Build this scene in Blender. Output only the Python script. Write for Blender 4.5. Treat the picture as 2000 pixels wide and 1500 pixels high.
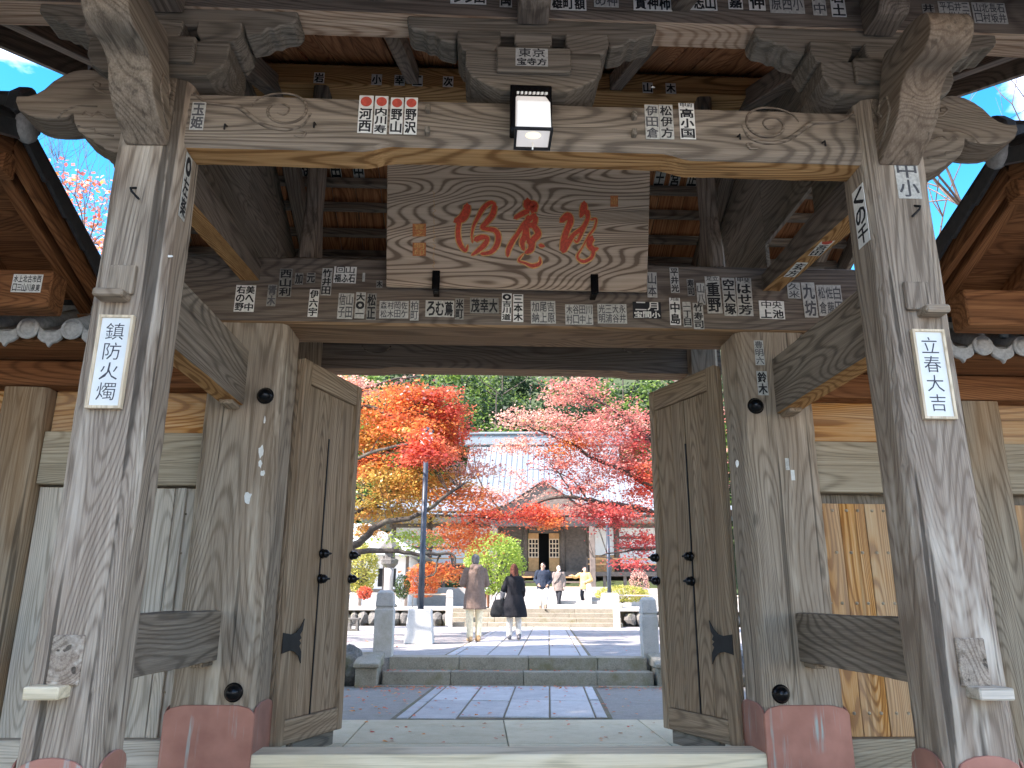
import bpy, bmesh, math, random
import numpy as np
from mathutils import Vector, Matrix, noise

for o in list(bpy.data.objects): bpy.data.objects.remove(o)
SC = bpy.context.scene
COL = SC.collection
random.seed(7); RNG = np.random.default_rng(7)
rad = math.radians

# ------------------------------------------------------------------ camera, sky, sun, exposure
YAW, PITCH, ROLL, FPX, ZC = rad(2.2), rad(15.76), rad(.3), 1494.6, 1.15
def cam_axes():
    f = Vector((math.sin(YAW)*math.cos(PITCH), math.cos(YAW)*math.cos(PITCH), math.sin(PITCH)))
    r = Vector((math.cos(YAW), -math.sin(YAW), 0)); u = r.cross(f)
    c, s = math.cos(ROLL), math.sin(ROLL)
    return c*r + s*u, c*u - s*r, f
CR, CU, CF = cam_axes()
cam = bpy.data.cameras.new('camera'); camo = bpy.data.objects.new('camera', cam); COL.objects.link(camo)
camo.matrix_world = Matrix(((CR.x, CU.x, -CF.x, 0), (CR.y, CU.y, -CF.y, 0), (CR.z, CU.z, -CF.z, ZC), (0, 0, 0, 1)))
cam.sensor_width = 36; cam.lens = 36*FPX/2000; cam.clip_start = .05; cam.clip_end = 2000
SC.camera = camo

SUN_EL, SUN_AZ = rad(42), rad(-115)          # azimuth from +y towards +x: the sun stands to the left, a little behind the camera
sd = Vector((math.sin(SUN_AZ)*math.cos(SUN_EL), math.cos(SUN_AZ)*math.cos(SUN_EL), math.sin(SUN_EL)))
W = bpy.data.worlds.new('World'); SC.world = W; W.use_nodes = True
wt = W.node_tree; wn, wl = wt.nodes, wt.links
bg = wn['Background']
sky = wn.new('ShaderNodeTexSky'); sky.sky_type = 'NISHITA'; sky.sun_disc = False
sky.sun_elevation = SUN_EL; sky.sun_rotation = SUN_AZ; sky.air_density = 1.0; sky.dust_density = .1; sky.ozone_density = .6
tc = wn.new('ShaderNodeTexCoord')
cn = wn.new('ShaderNodeTexNoise'); cn.inputs['Scale'].default_value = 3.1; cn.inputs['Detail'].default_value = 7; cn.inputs['Roughness'].default_value = .55
mpn = wn.new('ShaderNodeMapping'); mpn.inputs['Scale'].default_value = (1, 1, 2.2); mpn.inputs['Location'].default_value = (1.06, 1.9, .22)
cr = wn.new('ShaderNodeValToRGB'); cr.color_ramp.elements[0].position = .50; cr.color_ramp.elements[1].position = .68
cm = wn.new('ShaderNodeMix'); cm.data_type = 'RGBA'; cm.inputs['B'].default_value = (11.5, 11.6, 11.8, 1)
wl.new(tc.outputs['Generated'], mpn.inputs['Vector']); wl.new(mpn.outputs['Vector'], cn.inputs['Vector'])
wl.new(cn.outputs['Fac'], cr.inputs['Fac']); wl.new(cr.outputs['Color'], cm.inputs['Factor'])
hs = wn.new('ShaderNodeHueSaturation'); hs.inputs['Saturation'].default_value = 1.5; hs.inputs['Hue'].default_value = .49; hs.inputs['Value'].default_value = .92
wl.new(sky.outputs['Color'], hs.inputs['Color']); wl.new(hs.outputs['Color'], cm.inputs['A']); wl.new(cm.outputs['Result'], bg.inputs['Color'])
bg.inputs['Strength'].default_value = .07
sl = bpy.data.lights.new('sun', 'SUN'); sl.energy = 2.1; sl.angle = rad(.53); sl.color = (1, .95, .87)
so = bpy.data.objects.new('sun', sl); COL.objects.link(so); so.rotation_euler = sd.to_track_quat('Z', 'Y').to_euler(); so.location = (-40, -20, 40)
SC.view_settings.view_transform = 'Standard'; SC.view_settings.look = 'None'; SC.view_settings.gamma = 1
SC.view_settings.exposure = 3.05
SC.view_settings.use_white_balance = True; SC.view_settings.white_balance_temperature = 6800; SC.view_settings.white_balance_tint = 22
SC.cycles.max_bounces = 6; SC.cycles.diffuse_bounces = 3; SC.cycles.glossy_bounces = 2; SC.cycles.transmission_bounces = 4; SC.cycles.transparent_max_bounces = 4; SC.cycles.caustics_reflective = False; SC.cycles.caustics_refractive = False

# ------------------------------------------------------------------ helpers
def ray(px, py): return CR*((px-1000)/FPX) + CU*((750-py)/FPX) + CF
def aty(px, py, Y):
    d = ray(px, py); t = Y/d.y; return Vector((t*d.x, Y, ZC + t*d.z))
def atz(px, py, Z):
    d = ray(px, py); t = (Z-ZC)/d.z; return Vector((t*d.x, t*d.y, Z))
def atx(px, py, X):
    d = ray(px, py); t = X/d.x; return Vector((X, t*d.y, ZC + t*d.z))
PA = rad(4.94)
def path_pt(u, v, z): return Vector((u*math.cos(PA) + v*math.sin(PA), -u*math.sin(PA) + v*math.cos(PA), z))
GX = .216
def mir(x): return 2*GX - x

BASE = {}
def props(o, label=None, cat=None, group=None, kind=None):
    if label: o['label'] = label
    if cat: o['category'] = cat
    if group: o['group'] = group
    if kind: o['kind'] = kind
    return o
def root(name, loc, label=None, cat=None, group=None, rotz=0, kind=None):
    o = bpy.data.objects.new(name, None); COL.objects.link(o); o.empty_display_size = .2
    o.location = loc; o.rotation_euler = (0, 0, rotz)
    BASE[o.name] = Vector((0, 0, 0)) if rotz else Vector(loc)
    return props(o, label, cat, group, kind)

def basis(g):
    if isinstance(g, int): g = [Vector((1, 0, 0)), Vector((0, 1, 0)), Vector((0, 0, 1))][g]
    a = Vector(g).normalized()
    t = Vector((0, 0, 1)) if abs(a.z) < .8 else Vector((1, 0, 0))
    b = a.cross(t).normalized(); c = a.cross(b)
    return np.array([a, b, c])
def finish(me, grain):
    n = len(me.vertices); co = np.empty(n*3, np.float32); me.vertices.foreach_get('co', co)
    g = co.reshape(-1, 3) @ basis(grain).T.astype(np.float32)
    at = me.attributes.new('gc', 'FLOAT_VECTOR', 'POINT'); at.data.foreach_set('vector', g.astype(np.float32).ravel())
def link_mesh(name, me, mat, parent=None, loc=None):
    for m in (mat if isinstance(mat, (list, tuple)) else [mat]): me.materials.append(m)
    o = bpy.data.objects.new(name, me); COL.objects.link(o)
    if parent:
        o.parent = parent; BASE[o.name] = BASE[parent.name]
    elif loc is not None: o.location = loc; BASE[o.name] = Vector(loc)
    return o

class MB:
    def __init__(s): s.v = []; s.f = []; s.m = []
    def add(s, vs, fs, mi=0):
        b = len(s.v); s.v += [Vector(p) for p in vs]; s.f += [[b+i for i in f] for f in fs]; s.m += [mi]*len(fs)
        return s
    def box(s, x0, x1, y0, y1, z0, z1, mi=0):
        return s.add([(x0,y0,z0),(x1,y0,z0),(x1,y1,z0),(x0,y1,z0),(x0,y0,z1),(x1,y0,z1),(x1,y1,z1),(x0,y1,z1)],
                     [(3,2,1,0),(4,5,6,7),(0,1,5,4),(1,2,6,5),(2,3,7,6),(3,0,4,7)], mi)
    def obox(s, c, a, b, d, mi=0):              # centre and three half-axes (right handed)
        c, a, b, d = map(Vector, (c, a, b, d))
        return s.add([c-a-b-d, c+a-b-d, c+a+b-d, c-a+b-d, c-a-b+d, c+a-b+d, c+a+b+d, c-a+b+d],
                     [(3,2,1,0),(4,5,6,7),(0,1,5,4),(1,2,6,5),(2,3,7,6),(3,0,4,7)], mi)
    def beam(s, p0, p1, w, h, mi=0, up=(0, 0, 1)):
        p0, p1 = Vector(p0), Vector(p1); d = (p1-p0); L = d.length; d.normalize()
        r = d.cross(Vector(up)).normalized(); u = r.cross(d)
        return s.obox((p0+p1)/2, d*L/2, -r*w/2, u*h/2, mi)
    def prism(s, pts, axis, t0, t1, mi=0):      # outline in the two other axes, extruded along axis
        def q(a, b, t): return (t, a, b) if axis == 'x' else (a, t, b) if axis == 'y' else (a, b, t)
        n = len(pts); area = sum(pts[i][0]*pts[(i+1) % n][1] - pts[(i+1) % n][0]*pts[i][1] for i in range(n))
        if (area < 0): pts = pts[::-1]
        vs = [q(a, b, t0) for a, b in pts] + [q(a, b, t1) for a, b in pts]
        A = list(range(n)); B = list(range(n, 2*n)); sides = [(i, (i+1) % n, n+(i+1) % n, n+i) for i in range(n)]
        fs = [A[::-1], B] + sides
        if axis == 'y': fs = [f[::-1] for f in fs]
        return s.add(vs, fs, mi)
    def tube(s, pts, radii, n=8, mi=0, cap=True):
        pts = [Vector(p) for p in pts]
        if not isinstance(radii, (list, tuple)): radii = [radii]*len(pts)
        rings = []; vs = []; prev = None
        for i, p in enumerate(pts):
            d = (pts[min(i+1, len(pts)-1)] - pts[max(i-1, 0)]).normalized()
            if prev is None: r = d.orthogonal().normalized()
            else: r = (prev - d*prev.dot(d)); r = r.normalized() if r.length > 1e-6 else d.orthogonal().normalized()
            prev = r; u = d.cross(r)
            for k in range(n):
                a = 2*math.pi*k/n; vs.append(p + (r*math.cos(a) + u*math.sin(a))*radii[i])
        fs = []
        for i in range(len(pts)-1):
            for k in range(n):
                k2 = (k+1) % n; fs.append((i*n+k, i*n+k2, (i+1)*n+k2, (i+1)*n+k))
        if cap: fs.append(list(range(n))[::-1]); fs.append([(len(pts)-1)*n+k for k in range(n)])
        return s.add(vs, fs, mi)
    def lathe(s, prof, c, n=16, axis=(0, 0, 1), mi=0):
        a = Vector(axis).normalized(); r = a.orthogonal().normalized(); u = a.cross(r); c = Vector(c)
        vs = []; fs = []
        for rr, z in prof:
            for k in range(n):
                t = 2*math.pi*k/n; vs.append(c + a*z + (r*math.cos(t) + u*math.sin(t))*max(rr, 1e-4))
        for i in range(len(prof)-1):
            for k in range(n):
                k2 = (k+1) % n; fs.append((i*n+k, i*n+k2, (i+1)*n+k2, (i+1)*n+k))
        fs.append(list(range(n))[::-1]); fs.append([(len(prof)-1)*n+k for k in range(n)])
        return s.add(vs, fs, mi)
    def capsule(s, p0, p1, r0, r1, n=12):
        p0, p1 = Vector(p0), Vector(p1); d = p1-p0; L = d.length
        prof = [(r0*math.sin(t), -r0*math.cos(t)) for t in np.linspace(.05, math.pi/2, 5)]
        prof += [(r1*math.cos(t), L + r1*math.sin(t)) for t in np.linspace(0, math.pi/2-.05, 5)]
        return s.lathe(prof, p0, n, d)
    def ell(s, c, rx, ry, rz, n=14, m=9, rotz=0):
        vs = []; fs = []; cc, ss = math.cos(rotz), math.sin(rotz); c = Vector(c)
        for i in range(m):
            t = -math.pi/2 + .06 + (math.pi-.12)*i/(m-1)
            for k in range(n):
                a = 2*math.pi*k/n; x, y, z = rx*math.cos(t)*math.cos(a), ry*math.cos(t)*math.sin(a), rz*math.sin(t)
                vs.append(c + Vector((x*cc-y*ss, x*ss+y*cc, z)))
        for i in range(m-1):
            for k in range(n):
                k2 = (k+1) % n; fs.append((i*n+k, i*n+k2, (i+1)*n+k2, (i+1)*n+k))
        fs.append(list(range(n))[::-1]); fs.append([(m-1)*n+k for k in range(n)])
        return s.add(vs, fs)
    def build(s, name, mat, parent=None, grain=0, bevel=0, seg=1, smooth=False, jit=0, label=None):
        if parent: base = BASE[parent.name]; loc = None
        else:
            co = np.array(s.v); lo, hi = co.min(0), co.max(0); base = Vector(((lo[0]+hi[0])/2, (lo[1]+hi[1])/2, lo[2])); loc = base
        me = bpy.data.meshes.new(name); me.from_pydata([p-base for p in s.v], [], s.f)
        if any(s.m): me.polygons.foreach_set('material_index', s.m)
        if bevel:
            bm = bmesh.new(); bm.from_mesh(me)
            es = [e for e in bm.edges if len(e.link_faces) == 2 and e.calc_face_angle(0) > .6]
            bmesh.ops.bevel(bm, geom=es, offset=bevel, segments=seg, affect='EDGES', clamp_overlap=True, profile=.6)
            bm.to_mesh(me); bm.free()
        finish(me, grain)
        if smooth: me.polygons.foreach_set('use_smooth', [True]*len(me.polygons))
        me.update()
        o = link_mesh(name, me, mat, parent, loc)
        if label: o['label'] = label
        return o

def worn(name, mat, parent, axis, sec, t0, t1, step=.05, seg=.03, amp=.002, arris=.006, under=None, shape=None, seed=0):
    """timber with worn, slightly uneven faces: a cross-section swept along an axis (0 x, 1 y, 2 z)"""
    pts = []; wts = []
    n = len(sec)
    for i in range(n):
        a, b = Vector(sec[i]), Vector(sec[(i+1) % n]); k = max(1, int((b-a).length/seg))
        for j in range(k):
            t = j/k; pts.append(a.lerp(b, t)); wts.append(1.0 if j == 0 else 0.0)
    cx = sum((p.x for p in pts))/len(pts); cz = sum((p.y for p in pts))/len(pts); cen = Vector((cx, cz))
    m = max(2, int((t1-t0)/step)+1); vs = []; fs = []; N = len(pts)
    base = BASE[parent.name]
    for i in range(m):
        t = t0 + (t1-t0)*i/(m-1)
        for p, w in zip(pts, wts):
            q = p.copy()
            if shape: q = shape(t, q)
            d = (q-cen).normalized()
            P3 = Vector((t, q.x, q.y)) if axis == 0 else Vector((q.x, t, q.y)) if axis == 1 else Vector((q.x, q.y, t))
            s3 = Vector((P3.x*9, P3.y*9, P3.z*9)); s3[axis] *= .25
            dis = noise.noise(s3 + Vector((seed*3.1, 0, 0)))*amp*2
            if w: dis -= arris*(.5+.9*abs(noise.noise(P3*6 + Vector((seed, 5, 1)))) + .7*max(0, noise.noise(P3*17)))
            q = q + d*dis
            P3 = Vector((t, q.x, q.y)) if axis == 0 else Vector((q.x, t, q.y)) if axis == 1 else Vector((q.x, q.y, t))
            vs.append(P3 - base)
    for i in range(m-1):
        for k in range(N):
            k2 = (k+1) % N; f = (i*N+k, i*N+k2, (i+1)*N+k2, (i+1)*N+k); fs.append(f[::-1] if axis == 1 else f)
    A = list(range(N))[::-1]; B = [(m-1)*N+k for k in range(N)]
    fs += [A[::-1], B[::-1]] if axis == 1 else [A, B]
    me = bpy.data.meshes.new(name); me.from_pydata(vs, [], fs); me.update()
    bm = bmesh.new(); bm.from_mesh(me); bmesh.ops.recalc_face_normals(bm, faces=bm.faces); bm.to_mesh(me); bm.free()
    finish(me, axis)
    mats = [mat]
    if under:
        mats = [mat, under]
        nz = np.empty(len(me.polygons)*3); me.polygons.foreach_get('normal', nz)
        me.polygons.foreach_set('material_index', (nz.reshape(-1, 3)[:, 2] < -.6).astype(np.int32))
    return link_mesh(name, me, mats, parent)
def chamf(x0, x1, y0, y1, c): return [(x0+c, y0), (x1-c, y0), (x1, y0+c), (x1, y1-c), (x1-c, y1), (x0+c, y1), (x0, y1-c), (x0, y0+c)]

# ------------------------------------------------------------------ materials
class NT:
    def __init__(s, name):
        s.m = bpy.data.materials.new(name); s.m.use_nodes = True; s.t = s.m.node_tree; s.b = s.t.nodes['Principled BSDF']
    def n(s, typ, **kw):
        nd = s.t.nodes.new('ShaderNode'+typ)
        for k, v in kw.items():
            if k in nd.inputs: nd.inputs[k].default_value = v
            else: setattr(nd, k, v)
        return nd
    def l(s, a, b): s.t.links.new(a, b)
    def vmul(s, vec, k):
        n = s.n('VectorMath', operation='MULTIPLY'); s.l(vec, n.inputs[0]); n.inputs[1].default_value = k; return n.outputs[0]
    def math(s, op, a, b=0.0, c=None):
        n = s.n('Math', operation=op)
        for i, q in enumerate((a, b) if c is None else (a, b, c)):
            if hasattr(q, 'type'): s.l(q, n.inputs[i])
            else: n.inputs[i].default_value = q
        return n.outputs[0]
    def noise(s, vec, scale=1, detail=3, rough=.5, dist=0):
        n = s.n('TexNoise'); n.inputs['Scale'].default_value = scale; n.inputs['Detail'].default_value = detail
        n.inputs['Roughness'].default_value = rough; n.inputs['Distortion'].default_value = dist
        if vec is not None: s.l(vec, n.inputs['Vector'])
        return n.outputs['Fac']
    def ramp(s, fac, stops):
        n = s.n('ValToRGB'); e = n.color_ramp.elements
        while len(e) < len(stops): e.new(.5)
        for el, (p, c) in zip(e, stops):
            el.position = p; el.color = (c, c, c, 1) if isinstance(c, (int, float)) else (*c, 1)
        s.l(fac, n.inputs['Fac']); return n.outputs['Color']
    def mix(s, fac, a, b, mode='MIX'):
        n = s.n('Mix', data_type='RGBA', blend_type=mode)
        for key, q in (('Factor', fac), ('A', a), ('B', b)):
            if hasattr(q, 'type'): s.l(q, n.inputs[key])
            else: n.inputs[key].default_value = q if isinstance(q, (int, float)) else (*q, 1)
        return n.outputs['Result']
    def bump(s, h, strength, dist):
        n = s.n('Bump'); n.inputs['Strength'].default_value = strength; n.inputs['Distance'].default_value = dist
        s.l(h, n.inputs['Height']); s.l(n.outputs['Normal'], s.b.inputs['Normal'])
    def out(s, col, rough=.8, metal=0, spec=.3):
        if hasattr(col, 'type'): s.l(col, s.b.inputs['Base Color'])
        else: s.b.inputs['Base Color'].default_value = (*col, 1)
        if hasattr(rough, 'type'): s.l(rough, s.b.inputs['Roughness'])
        else: s.b.inputs['Roughness'].default_value = rough
        s.b.inputs['Metallic'].default_value = metal; s.b.inputs['Specular IOR Level'].default_value = spec
        return s.m
def gcoord(t, attr='gc'):
    a = t.n('Attribute', attribute_name=attr); oi = t.n('ObjectInfo')
    r = t.n('CombineXYZ'); m = t.math('MULTIPLY', oi.outputs['Random'], 17.3)
    t.l(m, r.inputs[0]); t.l(t.math('MULTIPLY', oi.outputs['Random'], 5.1), r.inputs[1]); t.l(t.math('MULTIPLY', oi.outputs['Random'], 3.7), r.inputs[2])
    v = t.n('VectorMath', operation='ADD'); t.l(a.outputs['Vector'], v.inputs[0]); t.l(r.outputs[0], v.inputs[1])
    return v.outputs[0], oi.outputs['Random']

def wood(name, dark, mid, light, patch=None, pamt=.5, rings=44, ringw=.13, crack=.5, rough=.82, bump=.5, fine=1.0, pale=None, kscale=1.0):
    w_ = lambda c: (min(.9, c[0]*1.13), c[1]*1.03, c[2]*.93) if c else None
    dark, mid, light, patch, pale = map(w_, (dark, mid, light, patch, pale))
    t = NT(name); g, rnd = gcoord(t)
    A = t.noise(t.vmul(g, (.33*kscale, 2.3*kscale, 2.3*kscale)), 1, 1, .5, .35)
    ring = t.math('SINE', t.math('MULTIPLY', A, float(rings*6)))
    ring = t.math('SUBTRACT', .55, t.math('MULTIPLY', t.math('POWER', t.math('SUBTRACT', .5, t.math('MULTIPLY', ring, .5)), 3.0), 2.0))
    B = t.noise(t.vmul(g, (2.6, 130, 130)), 1, 3, .7)
    B2 = t.noise(t.vmul(g, (.8, 27, 27)), 1, 1, .55)
    fac = t.math('ADD', t.math('MULTIPLY', ring, ringw), t.math('ADD', t.math('MULTIPLY', B, .95*fine), t.math('MULTIPLY', B2, .55)))
    fac = t.math('SUBTRACT', fac, .48*fine - .1); fac = t.math('ADD', t.math('MULTIPLY', t.math('SUBTRACT', fac, .42), 1.35), .42)
    fac = t.math('ADD', fac, t.math('MULTIPLY', t.math('SUBTRACT', rnd, .5), .16))
    c = t.ramp(fac, [(.05, dark), (.42, mid), (.85, light)])
    if patch:
        C = t.noise(t.vmul(g, (.55, 2.2, 2.2)), 1, 2, .55, .5)
        c = t.mix(t.math('MULTIPLY', t.ramp(C, [(.40, 0.0), (.62, 1.0)]), pamt), c, t.mix(.5, c, patch))
    if pale:
        Dn = t.noise(t.vmul(g, (1.3, 11, 11)), 1, 3, .65)
        Dm = t.noise(t.vmul(g, (.5, 1.7, 1.7)), 1.3, 1, .5)
        c = t.mix(t.math('MULTIPLY', t.ramp(Dn, [(.52, 0.0), (.68, 1.0)]), t.ramp(Dm, [(.42, 0.0), (.6, 1.0)])), c, pale)
    K = t.noise(t.vmul(g, (.38, 24, 24)), 1, 1, .5, .25)
    ck = t.ramp(K, [(.285, 1.0), (.325, 0.0)])
    c = t.mix(t.math('MULTIPLY', ck, crack), c, tuple(v*.22 for v in dark))
    KN = t.n('TexVoronoi'); KN.inputs['Scale'].default_value = 1; t.l(t.vmul(g, (1.1, 3.1, 3.1)), KN.inputs['Vector'])
    kd = t.ramp(KN.outputs['Distance'], [(.03, 1.0), (.075, 0.0)])
    c = t.mix(t.math('MULTIPLY', kd, .6), c, tuple(v*.5 for v in dark))
    h = t.math('SUBTRACT', t.math('ADD', t.math('MULTIPLY', B, .9), t.math('MULTIPLY', ring, .16)), t.math('MULTIPLY', ck, .8))
    t.bump(h, bump, .006)
    return t.out(c, rough, 0, .25)

M = {}
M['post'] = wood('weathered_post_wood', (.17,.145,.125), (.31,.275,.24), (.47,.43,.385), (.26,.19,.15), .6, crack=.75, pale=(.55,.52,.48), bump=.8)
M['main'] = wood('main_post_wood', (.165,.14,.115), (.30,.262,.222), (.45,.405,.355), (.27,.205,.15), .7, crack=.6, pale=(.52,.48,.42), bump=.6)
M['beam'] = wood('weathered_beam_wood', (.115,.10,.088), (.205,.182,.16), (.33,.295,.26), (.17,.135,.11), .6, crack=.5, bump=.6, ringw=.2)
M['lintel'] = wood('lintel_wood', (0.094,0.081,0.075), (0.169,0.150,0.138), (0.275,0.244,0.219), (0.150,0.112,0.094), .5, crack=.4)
M['under'] = wood('unweathered_underside_wood', (0.242,0.127,0.050), (0.440,0.259,0.116), (0.616,0.402,0.204), (0.286,0.132,0.044), .5, crack=.25, ringw=.22, bump=.3)
M['under_d'] = wood('brown_underside_wood', (.15,.095,.055), (.27,.18,.11), (.38,.27,.17), (.2,.11,.06), .5, crack=.3, bump=.3)
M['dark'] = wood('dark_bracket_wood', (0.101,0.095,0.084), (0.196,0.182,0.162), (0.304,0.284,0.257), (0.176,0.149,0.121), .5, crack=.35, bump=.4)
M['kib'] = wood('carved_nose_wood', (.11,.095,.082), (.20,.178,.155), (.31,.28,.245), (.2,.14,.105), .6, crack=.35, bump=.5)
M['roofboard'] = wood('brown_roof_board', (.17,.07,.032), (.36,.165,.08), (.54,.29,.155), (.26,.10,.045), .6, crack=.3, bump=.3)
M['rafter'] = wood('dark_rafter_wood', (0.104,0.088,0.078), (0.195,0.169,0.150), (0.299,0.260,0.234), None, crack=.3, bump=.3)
M['sideroof'] = wood('brown_side_roof_wood', (0.110,0.046,0.020), (0.231,0.105,0.047), (0.363,0.182,0.088), (0.143,0.055,0.022), .6, crack=.3, bump=.3)
M['door'] = wood('door_wood', (.15,.115,.085), (.27,.215,.16), (.40,.33,.255), (.2,.135,.085), .7, crack=.4, bump=.45)
M['orange'] = wood('orange_cedar_plank', (.30,.13,.035), (.52,.27,.085), (.62,.45,.27), (.42,.38,.32), .75, crack=.3, bump=.35, ringw=.25)
M['greyplank'] = wood('silver_grey_plank', (.30,.285,.26), (.50,.485,.455), (.66,.64,.61), (.42,.36,.29), .5, crack=.35, bump=.35)
M['rail'] = wood('grey_green_rail_wood', (.20,.18,.14), (.34,.31,.25), (.47,.44,.37), (.27,.22,.16), .5, crack=.4, bump=.4)
M['wpost'] = wood('wing_post_wood', (.15,.125,.10), (.27,.235,.19), (.40,.36,.30), (.36,.2,.08), .7, crack=.6, bump=.5)
M['thresh'] = wood('pale_threshold_wood', (.50,.46,.36), (.70,.655,.53), (.80,.76,.66), (.5,.43,.3), .5, crack=.25, bump=.3, rings=14)
M['board'] = wood('name_board_wood', (0.180,0.138,0.110), (0.432,0.360,0.300), (0.624,0.540,0.462), (0.396,0.312,0.240), .4, rings=74, ringw=.24, crack=.1, bump=.35, fine=.5, kscale=1.0)
M['frame'] = wood('pale_plaque_frame', (.5,.42,.32), (.66,.58,.46), (.78,.7,.58), None, crack=.1, bump=.15)

def plain(name, col, rough=.6, metal=0, var=.12, scale=12, spec=.4, bump=0):
    t = NT(name); tc = t.n('TexCoord'); n = t.noise(tc.outputs['Object'], scale, 4, .6)
    c = t.mix(t.ramp(n, [(.3, 0.0), (.7, 1.0)]), tuple(v*(1-var) for v in col), tuple(min(1, v*(1+var)) for v in col))
    if bump: t.bump(n, bump, .004)
    return t.out(c, rough, metal, spec)
def stone(name, dark, mid, light, scale=1.0, moss=None, spk=140, rough=.88, bump=.4, stain=.55):
    t = NT(name); g = t.n('NewGeometry').outputs['Position']
    S = t.noise(g, spk*scale, 3, .7); L = t.noise(g, 3.2*scale, 5, .6); P = t.noise(g, 11*scale, 4, .6)
    f = t.math('ADD', t.math('MULTIPLY', S, .5), t.math('ADD', t.math('MULTIPLY', L, .35), t.math('MULTIPLY', P, .25)))
    c = t.ramp(f, [(.38, dark), (.55, mid), (.72, light)])
    c = t.mix(t.math('MULTIPLY', t.ramp(P, [(.5, 0.0), (.72, 1.0)]), stain), c, t.mix(.55, c, dark))
    if moss: c = t.mix(t.ramp(L, [(.52, 0.0), (.7, .8)]), c, moss)
    oi = t.n('ObjectInfo'); c = t.mix(1.0, c, t.ramp(oi.outputs['Random'], [(0, .84), (1, 1.08)]), 'MULTIPLY')
    t.bump(t.math('ADD', S, t.math('MULTIPLY', P, 1.5)), bump, .004)
    return t.out(c, rough, 0, .25)
M['slab'] = stone('path_slab_stone', (.31,.31,.305), (.45,.45,.44), (.57,.57,.555), 1, None, 90, .8, .25, .25)
M['step'] = stone('mossy_step_stone', (.17,.155,.115), (.31,.285,.225), (.44,.41,.335), 1, (.17,.155,.075), 60)
M['granite'] = stone('pale_granite', (.34,.33,.30), (.49,.475,.44), (.61,.595,.55), 1, (.33,.31,.24), 80)
M['rock'] = stone('rough_rock', (.075,.075,.07), (.15,.148,.138), (.27,.265,.25), 1, (.16,.16,.08), 30, .92, .8)
M['platform'] = stone('beige_platform_stone', (.42,.365,.24), (.55,.485,.335), (.65,.585,.43), 1, None, 120, .85, .3, .25)
M['yard'] = stone('grey_yard_paving', (.18,.17,.15), (.265,.25,.22), (.35,.335,.30), 1, (.2,.19,.14), 60, .9, .4, .3)
M['gravel'] = stone('grey_court_gravel', (.20,.195,.185), (.31,.30,.285), (.46,.45,.43), 1, None, 45, .95, 1.0, .3)
M['terrace'] = stone('pale_terrace_ground', (.28,.27,.25), (.37,.36,.335), (.46,.45,.42), 1, None, 60, .9, .4, .25)
M['concrete'] = stone('concrete_base', (.36,.38,.37), (.46,.48,.47), (.55,.57,.56), 1, None, 50, .9, .25, .25)
M['earth'] = stone('brown_earth', (.10,.085,.06), (.17,.145,.10), (.25,.22,.16), 1, (.10,.12,.04), 30, .95, .6)
M['copper'] = (lambda t: (lambda g: (t.bump(t.noise(g, 30, 3), .12, .004), t.out(t.mix(t.math('MULTIPLY', t.ramp(t.noise(t.vmul(g, (26, 26, 1.2)), 1, 4, .65), [(.56, 0.0), (.68, 1.0)]), t.ramp(t.noise(g, 4, 2), [(.45, 0.0), (.62, .9)])), t.ramp(t.noise(g, 5, 4), [(.3, (.30,.125,.095)), (.7, (.44,.20,.155))]), (.33,.40,.39)), .42, .35, .5))[1])(t.n('NewGeometry').outputs['Position']))(NT('brown_copper_sheet'))
M['black'] = plain('black_iron', (.012,.013,.016), .25, .6, .2)
M['ironmatte'] = plain('dull_black_iron', (.02,.02,.022), .55, .5, .3)
M['pole'] = plain('dark_blue_grey_pole', (.05,.065,.085), .4, .3, .1)
_g = NT('opal_lamp_glass'); _g.b.inputs['Emission Color'].default_value = (1,.98,.93,1); _g.b.inputs['Emission Strength'].default_value = .05; M['lampglass'] = _g.out((.85,.86,.84), .25)
M['white'] = plain('white_paint', (.82,.82,.80), .5, 0, .04)
M['paper'] = plain('white_paper', (.78,.77,.74), .8, 0, .1, 40)
M['paper_g'] = plain('faded_grey_paper', (.50,.49,.46), .85, 0, .25, 60)
M['paper_d'] = plain('worn_dark_paper', (.27,.26,.24), .85, 0, .3, 60)
M['ink'] = plain('black_ink', (.015,.016,.02), .7, 0, .2)
M['ink_g'] = plain('faded_ink', (.09,.09,.10), .8, 0, .3, 60)
M['ink_b'] = plain('brush_ink', (.06,.06,.075), .7, 0, .25, 50)
M['ink_r'] = plain('red_seal_ink', (.62,.09,.06), .75, 0, .2, 50)
M['carve_r'] = plain('red_lacquer_lettering', (.58,.06,.022), .45, 0, .3, 60)
M['gold'] = plain('gold_edging', (.56,.30,.10), .4, .4, .3, 50)
M['seal'] = plain('orange_seal', (.50,.17,.06), .7, 0, .3, 80)
M['tile'] = plain('grey_roof_tile', (.27,.275,.28), .5, 0, .3, 25, .5, .2)
M['tile_d'] = plain('dark_roof_tile', (.045,.047,.052), .4, 0, .3, 25, .5, .2)
M['tile_l'] = plain('pale_tile_end', (.42,.42,.42), .6, 0, .25, 40, .4, .2)
M['plaster'] = plain('white_plaster', (.74,.73,.70), .85, 0, .06, 3)
M['hallwood'] = plain('grey_hall_timber', (.135,.11,.092), .8, 0, .3, 6)
M['hallwarm'] = plain('orange_hall_panel', (.50,.28,.12), .7, 0, .2, 5)
M['darkvoid'] = plain('unlit_interior', (.012,.012,.012), .9, 0, .1)
M['copperroof'] = (lambda t: (lambda g: t.out(t.ramp(t.noise(t.vmul(g, (1.2, .3, .3)), 1, 5, .6), [(.3, (.17,.20,.215)), (.7, (.26,.29,.305))]), .38, .2, .5))(t.n('TexCoord').outputs['Object']))(NT('pale_copper_roof'))
M['hedge'] = None
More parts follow.
